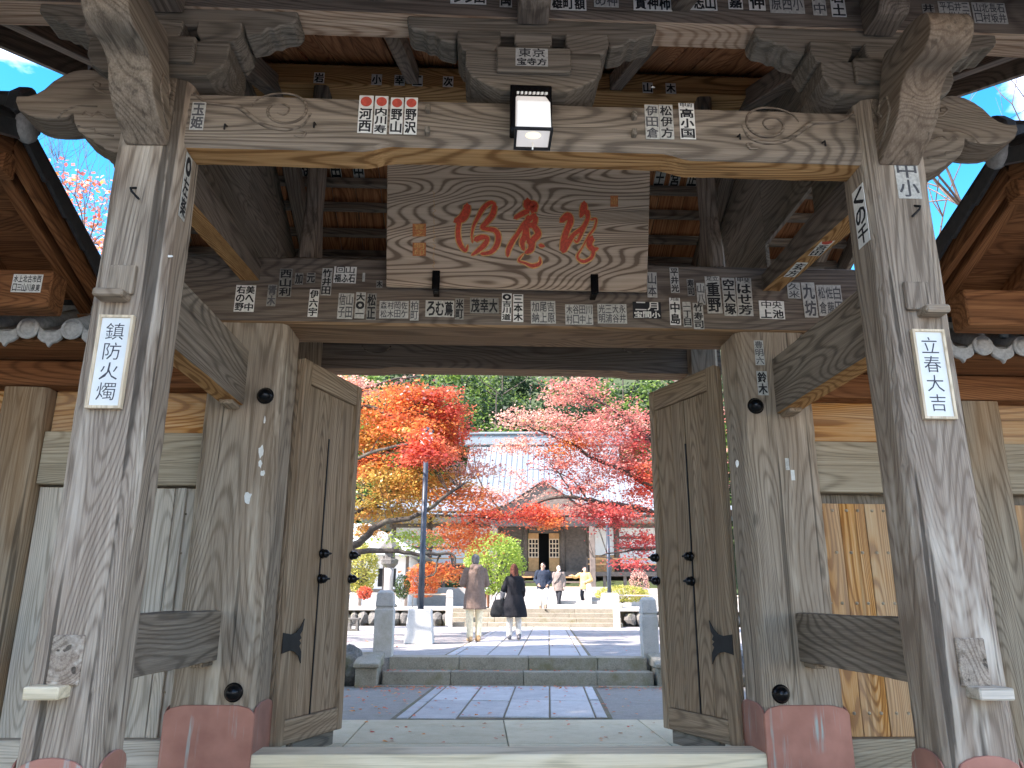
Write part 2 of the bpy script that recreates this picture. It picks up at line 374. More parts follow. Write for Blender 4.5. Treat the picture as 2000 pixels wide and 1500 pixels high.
def leafmat(name, trans=.45):
    t = NT(name); t.t.nodes.remove(t.b)
    a = t.n('Attribute', attribute_name='lc')
    d = t.n('BsdfDiffuse'); tr = t.n('BsdfTranslucent'); gl = t.n('BsdfGlossy'); gl.inputs['Roughness'].default_value = .45
    t.l(a.outputs['Color'], d.inputs['Color']); t.l(a.outputs['Color'], tr.inputs['Color'])
    mx = t.n('MixShader'); mx.inputs[0].default_value = trans; t.l(d.outputs[0], mx.inputs[1]); t.l(tr.outputs[0], mx.inputs[2])
    m2 = t.n('MixShader'); m2.inputs[0].default_value = .05; t.l(mx.outputs[0], m2.inputs[1]); t.l(gl.outputs[0], m2.inputs[2])
    t.l(m2.outputs[0], t.t.nodes['Material Output'].inputs['Surface']); return t.m
M['leaf'] = leafmat('leaf', .58)
M['bark'] = stone('dark_bark', (.035,.03,.025), (.075,.065,.055), (.15,.14,.125), 1, (.13,.13,.09), 25, .95, .9)
M['bark_p'] = stone('pale_bark', (.20,.18,.15), (.32,.29,.25), (.45,.42,.37), 1, None, 20, .95, .6)
M['bark_m'] = stone('brown_twig_bark', (.09,.065,.05), (.16,.12,.095), (.24,.19,.16), 1, None, 20, .95, .6)
def cloth(name, col, var=.18): return plain(name, col, .9, 0, var, 25, .15, .25)

# ------------------------------------------------------------------ ground and paving (the setting)
def struct(o): o['kind'] = 'structure'; return o
def sheet(name, mat, x0, x1, y0, y1, z0, z1, bevel=0):
    return struct(MB().box(x0, x1, y0, y1, z0, z1).build(name, mat, bevel=bevel))
g = MB(); g.add([(-500,-500,-.36),(500,-500,-.36),(500,900,-.36),(-500,900,-.36)], [(0,1,2,3)]); struct(g.build('ground', M['earth']))
M['approach'] = stone('pale_bounce_paving', (.34,.32,.28), (.46,.44,.39), (.56,.54,.48), 1, None, 60, .9, .4, .25)
sheet('approach', M['approach'], -9, 12, -25, 2.29, -.34, -.15)  # unseen paving, added pale to bounce sky light up onto the gate
plat = sheet('gate_platform', M['platform'], -6.5, 6.9, 2.3, 8.26, -.34, -.06)
for i, (a, b) in enumerate([(-6.5,-4.2),(-4.2,-2.4),(-2.4,-1.1),(-1.1,.25),(.25,1.6),(1.6,2.9),(2.9,4.7),(4.7,6.9)]):
    for (c, d) in ((2.3,3.9),(3.9,5.6),(5.6,6.95),(6.95,8.26)):
        MB().box(a+.004, b-.004, c+.004, d-.004, -.058, 0).build('platform_slab', M['platform'], plat, bevel=.006)
yard = sheet('yard', M['yard'], -14, 15, 8.27, 11.75, -.34, -.012)
court = sheet('court', M['gravel'], -22, 26, 11.78, 25.6, -.34, .335)
terr = sheet('terrace', M['terrace'], -30, 34, 26.42, 62, -.34, .86)
pave = struct(root('path', path_pt(-.5, 8.3, 0)))
def slab(u0, u1, v0, v1, z, name='path_slab', mat='slab', h=.03):
    a = [path_pt(u0+.01, v0+.007, 0), path_pt(u1-.01, v0+.007, 0), path_pt(u1-.01, v1-.007, 0), path_pt(u0+.01, v1-.007, 0)]
    dz = random.uniform(-.003, .003)
    MB().add([(p.x, p.y, z-h) for p in a] + [(p.x, p.y, z+dz) for p in a], [(3,2,1,0),(4,5,6,7),(0,1,5,4),(1,2,6,5),(2,3,7,6),(3,0,4,7)]).build(name, M[mat], pave, bevel=.008)
a_ = [path_pt(u, v, -.006) for u, v in ((-1.6,8.2),(.64,8.45),(.64,11.5),(-1.6,11.25))]; MB().add(a_, [(0,1,2,3)]).build('path_bed', M['earth'], pave)
a_ = [path_pt(u, v, .3385) for u, v in ((-1.6,12.0),(.64,12.2),(.64,25.0),(-1.6,25.0))]; MB().add(a_, [(0,1,2,3)]).build('path_bed', M['earth'], pave)
US = [-1.56, -1.42, -.94, -.47, .0, .47, .6]
for i in range(6):
    for j, (v0, v1) in enumerate(((8.42, 9.75+.1*(i % 2)), (9.75+.1*(i % 2), 11.34))):
        slab(US[i], US[i+1], v0 - (.15 if i < 2 else 0) + (.04*max(0, i-3)), v1 - .06*max(0, 3-i), .004)
    v = 12.16
    while v < 24.6:
        L = random.uniform(1.5, 2.1) if i not in (0, 5) else 2.2
        slab(US[i], US[i+1], v, min(v+L, 24.9), .35); v += L
# border stones between the path and the yard, the two broad steps up to the court
stp = struct(root('court_steps', (.55, 11.4, 0), rotz=rad(-1.4)))
def sbox(x0, x1, y0, y1, z0, z1, name='step_block'):
    MB().box(x0+.003, x1-.003, y0, y1, z0, z1).build(name, M['step'], stp, bevel=.012, seg=2)
for a, b in ((-1.9,-.95),(-.95,.07),(.07,1.1),(1.1,1.9)): sbox(a, b, 0, .36, -.3, .18)
for a, b in ((-1.86,-.85),(-.85,.15),(.15,1.15),(1.15,1.87)): sbox(a, b, .31, .75, -.3, .352)
for a, b in ((-2.0,-.9),(-.9,.3),(.3,1.2),(1.2,2.0)): sbox(a, b, -.13, -.006, -.3, .006, 'border_stone')
# upper stairs to the terrace
ups = struct(root('terrace_stairs', (1.75, 25.0, .33), rotz=rad(-2)))
for k in range(4):
    xs = [-2.72, -1.5+.2*(k % 2), -.3-.3*(k % 2), 1.1+.2*(k % 2), 2.72]
    for a, b in zip(xs, xs[1:]):
        MB().box(a+.004, b-.004, k*.34, k*.34+.5, -.2, .14*(k+1)).build('step_block', M['step'], ups, bevel=.012)
# far pale steps to the hall
hst = struct(root('hall_stairs', (2.95, 31, .85), rotz=-PA))
for k in range(6):
    MB().box(-2.6, 2.6, k*.75, k*.75+1.2, -.1, .145*(k+1)).build('stair_tread', M['terrace'], hst, bevel=.02)

# ------------------------------------------------------------------ the gate
gate = root('temple_gate', (GX, 5.5, 0), 'large weathered timber temple gate on four posts with open doors and pasted paper slips', 'gate')
XL, XR = -1.7125, mir(-1.7125)
# front posts
for k, cx in enumerate((XL, XR)):
    p = worn('front_post', M['post'], gate, 2, chamf(cx-.168, cx+.168, 3.45, 3.76, .04), .0, 3.74, step=.04, seg=.025, amp=.003, arris=.011, seed=k)
    # copper shoe with rounded tabs
    for (nx, ny, w, off) in ((0, -1, .28, .158), (1, 0, .25, .172), (-1, 0, .25, .172)):
        prof = []
        n = 12
        top = .53
        pr = [(-w/2, 0), (w/2, 0), (w/2, top-.06)] + [(w/2*math.cos(t)*.98, top-.06+.06*math.sin(t)) for t in np.linspace(0.1, math.pi-.1, 9)] + [(-w/2, top-.06)]
        cy = 3.605
        if nx == 0: m = MB().prism([(cx+a, b) for a, b in pr], 'y', 3.437, 3.449)
        else: m = MB().prism([(cy+a, b) for a, b in pr], 'x', cx+nx*.170, cx+nx*.180)
        m.build('copper_shoe', M['copper'], p, 2, bevel=.003)
    # peg and wedge, upper and lower, bark-covered plug
    m = MB().box(cx-.075, cx+.05, 3.425, 3.452, 2.53, 2.68); m.build('peg', M['main'] if k == 0 else M['post'], p, 2, bevel=.012, seg=2)
    m = MB().box(cx-.105 if k == 0 else cx-.02, cx+.035 if k == 0 else cx+.10, 3.36, 3.455, 2.495, 2.535); m.build('wedge', M['main'], p, 0, bevel=.008)
    m = MB().box(cx-.07, cx+.06, 3.435, 3.455, .80, 1.0); m.build('plug', M['post'], p, 1, bevel=.006)
    m = MB().box(cx-.11 if k == 0 else cx-.05, cx+.03 if k == 0 else cx+.10, 3.35, 3.456, .755, .805); m.build('wedge', M['thresh'] if k == 0 else M['greyplank'], p, 0, bevel=.006)
    # bent iron nail
    hx = aty(262, 375, 3.44) if k == 0 else aty(1790, 410, 3.44)
    s = 1 if k == 0 else -1
    MB().tube([(hx.x, 3.452, hx.z+.03), (hx.x-.01*s, 3.42, hx.z+.01), (hx.x, 3.415, hx.z-.01), (hx.x+.035*s, 3.43, hx.z-.045)], .006, 6).build('bent_nail', M['ironmatte'], p)
# main posts
for k, cx in enumerate((-1.70, mir(-1.70))):
    p = worn('main_post', M['main'], gate, 2, chamf(cx-.27, cx+.27, 5.3, 5.72, .035), 0, 3.078, step=.045, seg=.03, amp=.003, arris=.008, seed=4+k)
    w = .27; top = .50
    def scal(a0, a1): # sheet top edge with scooped corners
        c = .075; r = [(a0, 0), (a1, 0), (a1, top-.055)]
        r += [(a1-c+c*math.cos(t)*.9, top-.055+.045*math.sin(t)) for t in (0.5, 1.0)] + [(a1-c-.02, top-.004), (a1-c-.05, top)]
        r += [(a0+c+.05, top), (a0+c+.02, top-.004)] + [(a0+c-c*math.cos(t)*.9, top-.055+.045*math.sin(t)) for t in (1.0, .5)] + [(a0, top-.055)]
        return r
    MB().prism(scal(cx-w-.012, cx+w+.012), 'y', 5.284, 5.298).build('copper_shoe', M['copper'], p, 2, bevel=.003)
    s = 1 if k == 0 else -1
    MB().prism(scal(5.299, 5.73), 'x', cx+s*(w+.002), cx+s*(w+.014)).build('copper_shoe', M['copper'], p, 2, bevel=.003)
    MB().prism(scal(5.299, 5.73), 'x', cx-s*(w+.002), cx-s*(w+.014)).build('copper_shoe', M['copper'], p, 2, bevel=.003)
    for z in ((2.53, .574) if k == 0 else (2.509, .567)):
        q = aty(515, 770, 5.25) if k == 0 else aty(1480, 790, 5.25)
        xx = q.x if z > 2 else (-1.562 if k == 0 else 1.974)
        MB().lathe([(.058,0),(.06,.01),(.052,.012),(.05,.03),(.038,.052),(.02,.064),(.003,.068)], (xx, 5.302, z), 20, (0,-1,0)).build('iron_boss', M['black'], p, smooth=True)
# front beam with a shallow raised soffit, its carved scrolls
def soff(t, q):
    a = min(1, max(0, (t+.62)/.10)); b = min(1, max(0, (1.05-t)/.10)); r = min(a, b)
    return Vector((q.x, q.y + .035*r)) if q.y < 3.5 else q
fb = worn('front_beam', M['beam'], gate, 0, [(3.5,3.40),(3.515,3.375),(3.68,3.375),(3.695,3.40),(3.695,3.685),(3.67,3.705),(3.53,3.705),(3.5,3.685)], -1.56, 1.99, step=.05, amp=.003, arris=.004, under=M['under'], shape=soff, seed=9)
def scroll(pts, r, flip):
    out = []
    for X, Y in pts:
        q = aty(160+X*.23, Y*.23, 3.499); out.append((mir(q.x) if flip else q.x, 3.499, q.z))
    # smooth by Catmull-Rom
    P = [Vector(p) for p in out]; res = []
    for i in range(len(P)-1):
        p0, p1, p2, p3 = P[max(i-1,0)], P[i], P[i+1], P[min(i+2,len(P)-1)]
        for k in range(4):
            t = k/4; res.append(.5*((2*p1)+(p2-p0)*t+(2*p0-5*p1+4*p2-p3)*t*t+(3*p1-p0-3*p2+p3)*t**3))
    res.append(P[-1]); n = len(res)
    MB().tube(res, [r*(.35+.65*math.sin(math.pi*(i+.5)/n)) for i in range(n)], 8).build('carved_scroll', M['beam'], fb, 0, smooth=True)
for fl in (False, True):
    scroll([(950,790),(1050,865),(1200,890),(1320,905),(1420,975),(1500,1035),(1600,1080),(1750,1100),(1880,1060),(1945,960)], .013, fl)
    scroll([(1440,900),(1500,840),(1620,800),(1780,800),(1890,860),(1900,960),(1820,1030),(1700,1045),(1600,1000),(1580,930),(1640,880),(1730,890),(1760,930),(1720,975),(1660,960)], .008, fl)
    scroll([(1800,1150),(1870,1160),(1900,1120),(1850,1110)], .008, fl)
    for X, Z in ((1225,1075),(1980,1060)):
        q = aty(160+X*.23, Z*.23, 3.49); MB().tube([(mir(q.x) if fl else q.x, 3.51, q.z+.01), (mir(q.x) if fl else q.x, 3.47, q.z), (mir(q.x) if fl else q.x, 3.468, q.z-.03)], .005, 6).build('iron_hook', M['ironmatte'], fb)
for px, py in ((836,215),(835,258),(1238,228),(1238,262)):
    q = aty(px, py, 3.49); MB().box(q.x-.013, q.x+.013, 3.46, 3.502, q.z-.018, q.z+.018).build('peg', M['dark'], fb, 1, bevel=.004)
# carved noses: sideways (elephant-trunk outline) and towards the front
def smooth(P, k=4, closed=True):
    P = [Vector((*p, 0)) for p in P]; n = len(P); out = []
    for i in range(n):
        p0, p1, p2, p3 = P[i-1], P[i], P[(i+1) % n], P[(i+2) % n]
        if (p2-p1).length < .035: out.append((p1.x, p1.y)); continue
        for j in range(k):
            t = j/k; q = .5*((2*p1)+(p2-p0)*t+(2*p0-5*p1+4*p2-p3)*t*t+(3*p1-p0-3*p2+p3)*t**3); out.append((q.x, q.y))
    return out
TR = [(1110,75),(1000,45),(850,25),(720,40),(620,80),(520,140),(430,220),(350,265),(270,285),(160,285),(150,340),(180,420),(260,465),(340,490),(450,500),(560,500),(650,490),(715,455),(722,540),(765,630),(850,690),(905,715),(915,740),(1000,780),(1020,800),(1110,835),(1260,835),(1260,75)]
for fl in (False, True):
    o = [aty(X*.2, 130+Y*.2, 3.50) for X, Y in TR]
    o = [((mir(q.x) if fl else q.x), q.z) for q in o]
    kb = MB().prism(o, 'y', 3.50, 3.70).build('carved_nose', M['kib'], gate, 0, bevel=.012, seg=2)
    for pts in ([(1130,250),(1040,265),(950,230),(900,180),(930,150),(980,170),(970,200)], [(1130,490),(1050,495),(1000,460),(960,440),(900,480),(830,440),(800,470)], [(760,580),(830,600),(920,610),(930,640),(1110,680)], [(560,500),(620,440),(700,400),(800,380),(950,390)]):
        P = [aty(X*.2, 130+Y*.2, 3.499) for X, Y in pts]; n = len(P)
        MB().tube([((mir(q.x) if fl else q.x), 3.500, q.z) for q in P], [.006]*n, 6).build('carved_scroll', M['kib'], kb, 0, smooth=True)
    cx = XR if fl else XL
    pr = [(3.46,3.37),(3.36,3.385),(3.25,3.46),(3.20,3.52),(3.18,3.58),(3.135,3.625),(3.07,3.645),(3.0,3.64),(2.94,3.65),(2.895,3.68),(2.875,3.73),(2.885,3.79),(2.92,3.825),(2.99,3.85),(3.08,3.865),(3.18,3.86),(3.30,3.845),(3.46,3.84)]
    fn = MB().prism(smooth(pr[:-1], 3)+[(3.46,3.84)], 'x', cx-.105, cx+.105).build('carved_nose', M['kib'], gate, 1, bevel=.012, seg=2)
    for s in (-1, 1):
        MB().tube([(cx+s*.106, y, z) for y, z in ((3.42,3.42),(3.34,3.48),(3.28,3.56),(3.29,3.64),(3.35,3.66),(3.385,3.61),(3.36,3.57))], .007, 6).build('carved_scroll', M['kib'], fn, 1, smooth=True)
# brackets on the two posts and over the middle of the beam
for cx in (XL, GX+.02, XR):
    post = abs(cx-GX) > .5
    z0 = 3.742 if post else 3.707
    o = [(cx-.36,3.95),(cx-.36,3.85),(cx-.33,3.79),(cx-.26,3.745),(cx-.17,z0),(cx+.17,z0),(cx+.26,3.745),(cx+.33,3.79),(cx+.36,3.85),(cx+.36,3.95)]
    A = MB().prism(o, 'y', 3.42, 3.72).build('bracket', M['dark'], gate, 0, bevel=.012, seg=2)
    MB().box(cx-.195, cx+.195, 3.385, 3.418, 3.80, 3.952).build('bracket_face', M['dark'], A, 0, bevel=.008)
    MB().prism([(3.722,4.0),(3.722,3.79),(3.77,3.78),(3.89,3.82),(4.0,3.9),(4.0,4.0)], 'x', cx-.09, cx+.09).build('cross_arm', M['dark'], A, 1, bevel=.01)
    for dx, w in ((-.29,.115),(0,.10),(.29,.115)):
        o = [(cx+dx-w,4.085),(cx+dx-w,4.015),(cx+dx-w+.03,3.955),(cx+dx+w-.03,3.955),(cx+dx+w,4.015),(cx+dx+w,4.085)]
        MB().prism(o, 'y', 3.43, 3.70).build('bearing_block', M['dark'], A, 0, bevel=.006)
    o = [(cx-.68,4.2),(cx-.68,4.15),(cx-.655,4.115),(cx-.59,4.105),(cx-.565,4.08),(cx-.53,4.085),(cx-.50,4.05),(cx-.42,4.03),(cx-.40,4.088),(cx+.40,4.088),(cx+.42,4.03),(cx+.50,4.05),(cx+.53,4.085),(cx+.565,4.08),(cx+.59,4.105),(cx+.655,4.115),(cx+.68,4.15),(cx+.68,4.2)]
    MB().prism(o, 'y', 3.47, 3.65).build('corbel', M['dark'], A, 0, bevel=.008)
    MB().prism([(3.26,4.40),(3.26,4.20),(3.29,4.16),(3.34,4.15),(3.46,4.15),(3.46,4.40)], 'x', cx-.085, cx+.085).build('nose_block', M['rafter'], A, 1, bevel=.01)
# eave purlin: weathered dark on its face, pale and bare underneath
M['pale_under'] = wood('bare_pale_underside', (.30,.20,.14), (.56,.44,.35), (.74,.63,.53), (.32,.2,.14), .6, crack=.35, bump=.8)
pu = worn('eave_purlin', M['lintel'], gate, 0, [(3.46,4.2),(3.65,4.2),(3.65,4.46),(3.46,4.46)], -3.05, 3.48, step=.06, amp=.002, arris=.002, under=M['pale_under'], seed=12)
worn('eave_purlin', M['lintel'], gate, 0, [(7.12,4.2),(7.33,4.2),(7.33,4.46),(7.12,4.46)], -3.05, 3.48, step=.1, amp=.002, arris=.002, under=M['under_d'], seed=13)
# lintel, rear beam
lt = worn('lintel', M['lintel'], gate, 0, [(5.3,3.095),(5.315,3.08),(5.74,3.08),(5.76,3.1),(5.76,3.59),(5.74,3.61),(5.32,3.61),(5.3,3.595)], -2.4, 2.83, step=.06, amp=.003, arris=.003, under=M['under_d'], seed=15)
def soff2(t, q):
    r = min(1, max(0, (t+1.0)/.1), max(0, (1.43-t)/.1)); return Vector((q.x, q.y + .02*r)) if q.y < 3.4 else q
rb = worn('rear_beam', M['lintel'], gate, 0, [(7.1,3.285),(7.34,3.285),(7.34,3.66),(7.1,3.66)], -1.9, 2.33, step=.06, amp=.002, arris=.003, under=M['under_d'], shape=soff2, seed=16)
for s, px in ((0, 735), (1, 1240)):
    q = aty(px, 672, 7.09); MB().tube([(q.x+.14*math.cos(a), 7.098, q.z+.09*math.sin(a)) for a in np.linspace(math.pi*1.05, math.pi*1.95, 10)], .008, 6).build('carved_scroll', M['beam'], rb, 0, smooth=True)
for cx in (XL, XR): worn('rear_post', M['main'], gate, 2, chamf(cx-.15, cx+.15, 7.06, 7.36, .03), 0, 4.2, step=.15, amp=.002, arris=.004, seed=20)
def tie_z(y): return 3.295 + .115*max(0, min(1, (y-3.74)/1.5))
def tie_s(t, q): return Vector((q.x, tie_z(t))) if q.y < 3.4 else q
# ties between front and main posts
for fl in (False, True):
    def X(a, b): return (mir(b), mir(a)) if fl else (a, b)
    x0, x1 = X(-1.83, -1.69)
    worn('tie_beam', M['beam'], gate, 1, [(x0,.765),(x1,.765),(x1,1.075),(x0,1.075)], 3.74, 5.32, step=.06, amp=.004, arris=.006, under=M['under_d'], seed=21+fl)
    worn('tie_beam', M['beam'], gate, 1, [(x0,2.46),(x1,2.46),(x1,2.865),(x0,2.865)], 3.74, 5.32, step=.06, amp=.004, arris=.005, under=M['under'], seed=23+fl)
    x0, x1 = X(-1.80, -1.665)
    worn('tie_beam', M['lintel'], gate, 1, [(x0,3.30),(x1,3.30),(x1,3.55),(x0,3.55)], 3.74, 5.32, step=.06, amp=.004, arris=.004, under=M['under'], shape=tie_s, seed=25+fl)
    for z, y in ((2.43, 5.26), (.735, 5.25)):
        x0, x1 = X(-1.80, -1.71); MB().box(x0, x1, 5.12, 5.29, z, z+.032).build('wedge', M['main'], gate, 1, bevel=.006)
    # roof frame at the gable: sloping struts above the lintel
    x0, x1 = X(-1.83, -1.70)
    MB().beam(((x0+x1)/2, 3.66, 4.40), ((x0+x1)/2, 5.5, 5.22), .13, .16).build('gable_strut', M['rafter'], gate, (0,1,.45), bevel=.008)
    MB().beam(((x0+x1)/2, 7.3, 4.40), ((x0+x1)/2, 5.5, 5.22), .13, .16).build('gable_strut', M['rafter'], gate, (0,-1,.45), bevel=.008)
    x0, x1 = X(-1.95, -1.84)
    for j, (a, b) in enumerate(((3.8,4.7),(4.7,5.6),(5.6,6.5),(6.5,7.2))):
        f = lambda y: 4.45 + .476*(y-3.55) if y < 5.5 else 4.45 + .476*(7.45-y)
        zb = 3.66 if (not fl) or j != 1 else 3.95
        MB().prism([(a+.003, zb), (b-.003, zb), (b-.003, f(b)-.08), (a+.003, f(a)-.08)], 'x', x0, x0+.03).build('gable_board', M['dark'], gate, 1)
    xx = (X(-1.42, -1.30))
    bb = MB().prism([(5.35,3.612),(5.68,3.612),(5.66,3.80),(5.58,4.1),(5.60,4.5),(5.64,5.2),(5.38,5.2),(5.42,4.5),(5.44,4.1),(5.36,3.80)], 'x', *xx).build('ridge_strut', M['rafter'], gate, 2, bevel=.02)
# roof: ridge pole, rafters-over boards (front and rear slopes), battens, tile bed and tiles
RS = .476
def zr(y): return 5.42 - RS*abs(y-5.5)
roof = MB()
roof.prism([(1.95, zr(1.95)+.10), (5.5, zr(5.5)+.10), (8.35, zr(8.35)+.10), (8.35, zr(8.35)+.24), (5.5, 5.42+.30), (1.95, zr(1.95)+.24)], 'x', -3.35, 3.78)
roof = roof.build('roof', M['tile'], gate)
bw = .235; x = -3.3; i = 0
while x < 3.7:
    w = bw*random.uniform(.85, 1.12); x1 = min(x+w, 3.76)
    for s in (-1, 1):
        y1 = 9.0-.7 if s > 0 else 2.0
        dz = random.uniform(0, .012)
        m = MB(); A = [(x+.004, 5.5+s*.02, zr(5.5)+.03+dz), (x1-.004, 5.5+s*.02, zr(5.5)+.03+dz), (x1-.004, y1, zr(y1)+.03+dz), (x+.004, y1, zr(y1)+.03+dz)]
        m.add([Vector(a) for a in A] + [Vector(a)+Vector((0,0,.03)) for a in A], [(0,1,2,3),(7,6,5,4),(0,4,5,1),(1,5,6,2),(2,6,7,3),(3,7,4,0)] if s > 0 else [(3,2,1,0),(4,5,6,7),(1,5,4,0),(2,6,5,1),(3,7,6,2),(0,4,7,3)])
        m.build('roof_board', M['roofboard'], roof, (0, 1, -s*RS))
    x += w
for y in (6.0, 6.25, 6.49, 6.74, 7.02, 7.27, 7.6, 8.1, 8.6):
    for yy in (y, 11-y):
        if yy > 8.2 or 3.4 < yy < 5.5: continue
        if abs(yy-3.55) < .25: continue
        MB().box(-3.25, 3.68, yy-.035, yy+.035, zr(yy)-.055, zr(yy)+.02).build('roof_batten', M['rafter'], roof, 0, bevel=.005)
MB().box(-3.1, 3.5, 5.37, 5.63, 5.17, 5.36).build('ridge_pole', M['under'], roof, 0, bevel=.01)
for x in (-3.0, -.62, 1.05, 3.43):
    for s in (-1, 1):
        e_ = 1.6 if s > 0 else 3.4
        MB().beam((x, 5.5+s*.1, 5.28), (x, 5.5+s*e_, zr(5.5+s*e_)-.11), .10, .13).build('rafter', M['rafter'], roof, (0,1,-s*RS), bevel=.006)
for s in (-1, 1):
    for X0 in (-3.34, 3.72):
        e_ = 2.8 if s > 0 else 3.5
        MB().beam((X0+.02, 5.5+s*.02, 5.36), (X0+.02, 5.5+s*e_, zr(5.5+s*e_)-.04), .05, .28).build('bargeboard', M['beam'], roof, (0,1,-s*RS))
# threshold
MB().box(-1.43, 1.865, 5.30, 5.58, .0, .21).build('threshold', M['thresh'], gate, 0, bevel=.015, seg=2)
# doors
def door(H, F, fl):
    H = Vector((*H, 0)); F = Vector((*F, 0)); d = (F-H); w = d.length; d.normalize(); n = Vector((d.y, -d.x, 0))
    if fl: n = -n
    up = Vector((0,0,1)); z0, z1 = .17, 2.95
    def piece(name, a, b, za, zb, t0, t1, mat, par, g=2, bev=.006):
        c = H + d*((a+b)/2) + n*((t0+t1)/2) + up*((za+zb)/2); hv = [d*(b-a)/2, n*(t1-t0)/2, up*(zb-za)/2]
        if hv[0].cross(hv[1]).dot(hv[2]) < 0: hv[0] = -hv[0]
        return MB().obox(c, *hv).build(name, M[mat], par, g if g == 2 else d, bevel=bev)
    leaf = piece('door_leaf', .0, w, z0+.05, z1, -.03, 0, 'door', gate)
    leaf['label'] = 'open door leaf of brown planks'
    piece('stile', .0, .11, z0, z1, .002, .045, 'door', leaf); piece('stile', w-.075, w, z0, z1, .002, .045, 'door', leaf)
    piece('rail', .112, w-.077, z0, z0+.16, .002, .042, 'door', leaf, 0); piece('rail', .112, w-.077, z1-.18, z1, .002, .042, 'door', leaf, 0)
    edges = [.114, .27, .45, .455, .62, w-.079]
    for a, b in ((.114,.275),(.279,.452),(.464,.64),(.644,w-.079)):
        piece('plank', a, b, z0+.162, z1-.182, .002, random.uniform(.018,.026), 'door', leaf, bev=.004)
    piece('iron_pull_rod', .453, .463, z0+.162, z1-.55, .002, .027, 'ironmatte', leaf, bev=0)
    # fishtail hinge strap
    o = [(-.01,.78),(-.01,.92),(.09,.905),(.15,.915),(.20,.95),(.25,1.01),(.235,.93),(.205,.90),(.225,.875),(.20,.86),(.225,.84),(.205,.82),(.235,.78),(.24,.70),(.20,.755),(.15,.785),(.09,.795)]
    m = MB(); vs = [H + d*a + n*.047 + up*b for a, b in o] + [H + d*a + n*.053 + up*b for a, b in o]; k = len(o)
    fs = [list(range(k)), list(range(k, 2*k))[::-1]] + [(i, k+i, k+(i+1) % k, (i+1) % k) for i in range(k)]
    m.add(vs, fs).build('hinge_strap', M['ironmatte'], leaf)
    for a, zz, t in ((.458, 1.49, .028), (.458, 1.30, .028), (w-.02, 1.50, .044), (w-.02, 1.31, .044)):
        MB().lathe([(.036,0),(.038,.012),(.03,.016),(.034,.03),(.032,.045),(.02,.06),(.009,.064),(.008,.085),(.003,.09)], H + d*a + n*t + up*zz, 14, n).build('iron_stud', M['black'], leaf, smooth=True)
    piece('foot_batten', .25, w-.1, z0-.1, z0, -.03, .03, 'dark', leaf, 0)
door((-1.425, 5.74), (-1.115, 6.60), False)
door((1.855, 5.74), (1.525, 6.62), True)

# ------------------------------------------------------------------ lettering
GL = {}
_fc = bpy.data.curves.new('lettering_font', 'FONT'); _fc.size = 1; _fc.resolution_u = 2
_fo = bpy.data.objects.new('lettering_font', _fc); COL.objects.link(_fo)
def glyph(ch, bold):
    k = (ch, bold)
    if k not in GL:
        _fc.body = ch; _fc.offset = bold
        dg = bpy.context.evaluated_depsgraph_get(); me = bpy.data.meshes.new_from_object(_fo.evaluated_get(dg))
        co = np.array([v.co[:2] for v in me.vertices]) if len(me.vertices) else np.zeros((0, 2))
        GL[k] = (co, [tuple(p.vertices) for p in me.polygons]); bpy.data.meshes.remove(me)
    return GL[k]
def letters(m, text, c, u, v, w, h, lift, bold=.02, fill=.9, fit=True, mi=0):
    bw = max(0, bold)*1.1; bold = min(0, bold)
    """text stacked downwards inside a w x h field centred on c (u right, v up)"""
    n = len(text); nrm = Vector(u).cross(Vector(v)); u, v, c = Vector(u), Vector(v), Vector(c)
    for i, ch in enumerate(text):
        if ch == ' ': continue
        co, fs = glyph(ch, bold)
        if not len(co): continue
        lo, hi = co.min(0), co.max(0); ce = (lo+hi)/2; sz = np.maximum(hi-lo, .05)
        cw, chh = w*fill, h/n*fill
        if fit and ch not in '一ーノ・':
            sx, sy = cw/sz[0], chh/sz[1]; r = sx/sy
            if r > 1.9: sx = sy*1.9
            if r < .55: sy = sx/.55
        else: sx = sy = min(cw/max(sz), chh/max(sz))
        cen = c + v*(h/2 - h/n*(i+.5))
        for q, (ox, oy) in enumerate(((-1,-1),(1,-1),(1,1),(-1,1)) if bw > .004 else ((0,0),)):
            m.add([cen + u*float((p[0]-ce[0])*sx + ox*bw*cw) + v*float((p[1]-ce[1])*sy + oy*bw*chh*.8) + nrm*(lift+.00015*q) for p in co], fs, mi)
U0, V0 = Vector((1,0,0)), Vector((0,0,1))
def slip(c, u, v, w, h, cols, par=None, paper='paper', ink='ink', head=None, dot=False, bold=.03, rot=0, small=None):
    """a pasted paper slip with its lettering; cols run right to left, each read downwards"""
    u, v = Vector(u).normalized(), Vector(v).normalized(); c = Vector(c); nrm = u.cross(v)
    if rot: q = Matrix.Rotation(rot, 3, nrm); u, v = q @ u, q @ v
    par = par or gate
    s = MB().obox(c+nrm*.0012, u*w/2, v*h/2, nrm*.0012).build('paper_slip', M[paper], par)
    m = MB(); top = h/2
    if dot:
        r = w*.40; m.lathe([(r,0),(r,.0006)], c + v*(h/2-w*.5) + nrm*.0026, 18, nrm, mi=1); top = h/2 - w*.95
    if small:
        k = len(small)
        for i, ch in enumerate(small): letters(m, ch, c + v*(top-w*.16/1) + u*(w*.85*((i+.5)/k-.5)), u, v, w*.85/k, min(w/k, w*.34), .003, .01)
        top -= w*.34
    n = max(1, len(cols)); cw = w*.94/n; hh = top + h/2 - .02*h
    for i, t in enumerate(cols): letters(m, t, c + u*(w*.47 - cw*(i+.5)) + v*((top-h/2)/2), u, v, cw, hh*.98, .003, bold, .88)
    if m.v: m.build('lettering', [M[ink], M['ink_r']], s)
    return s
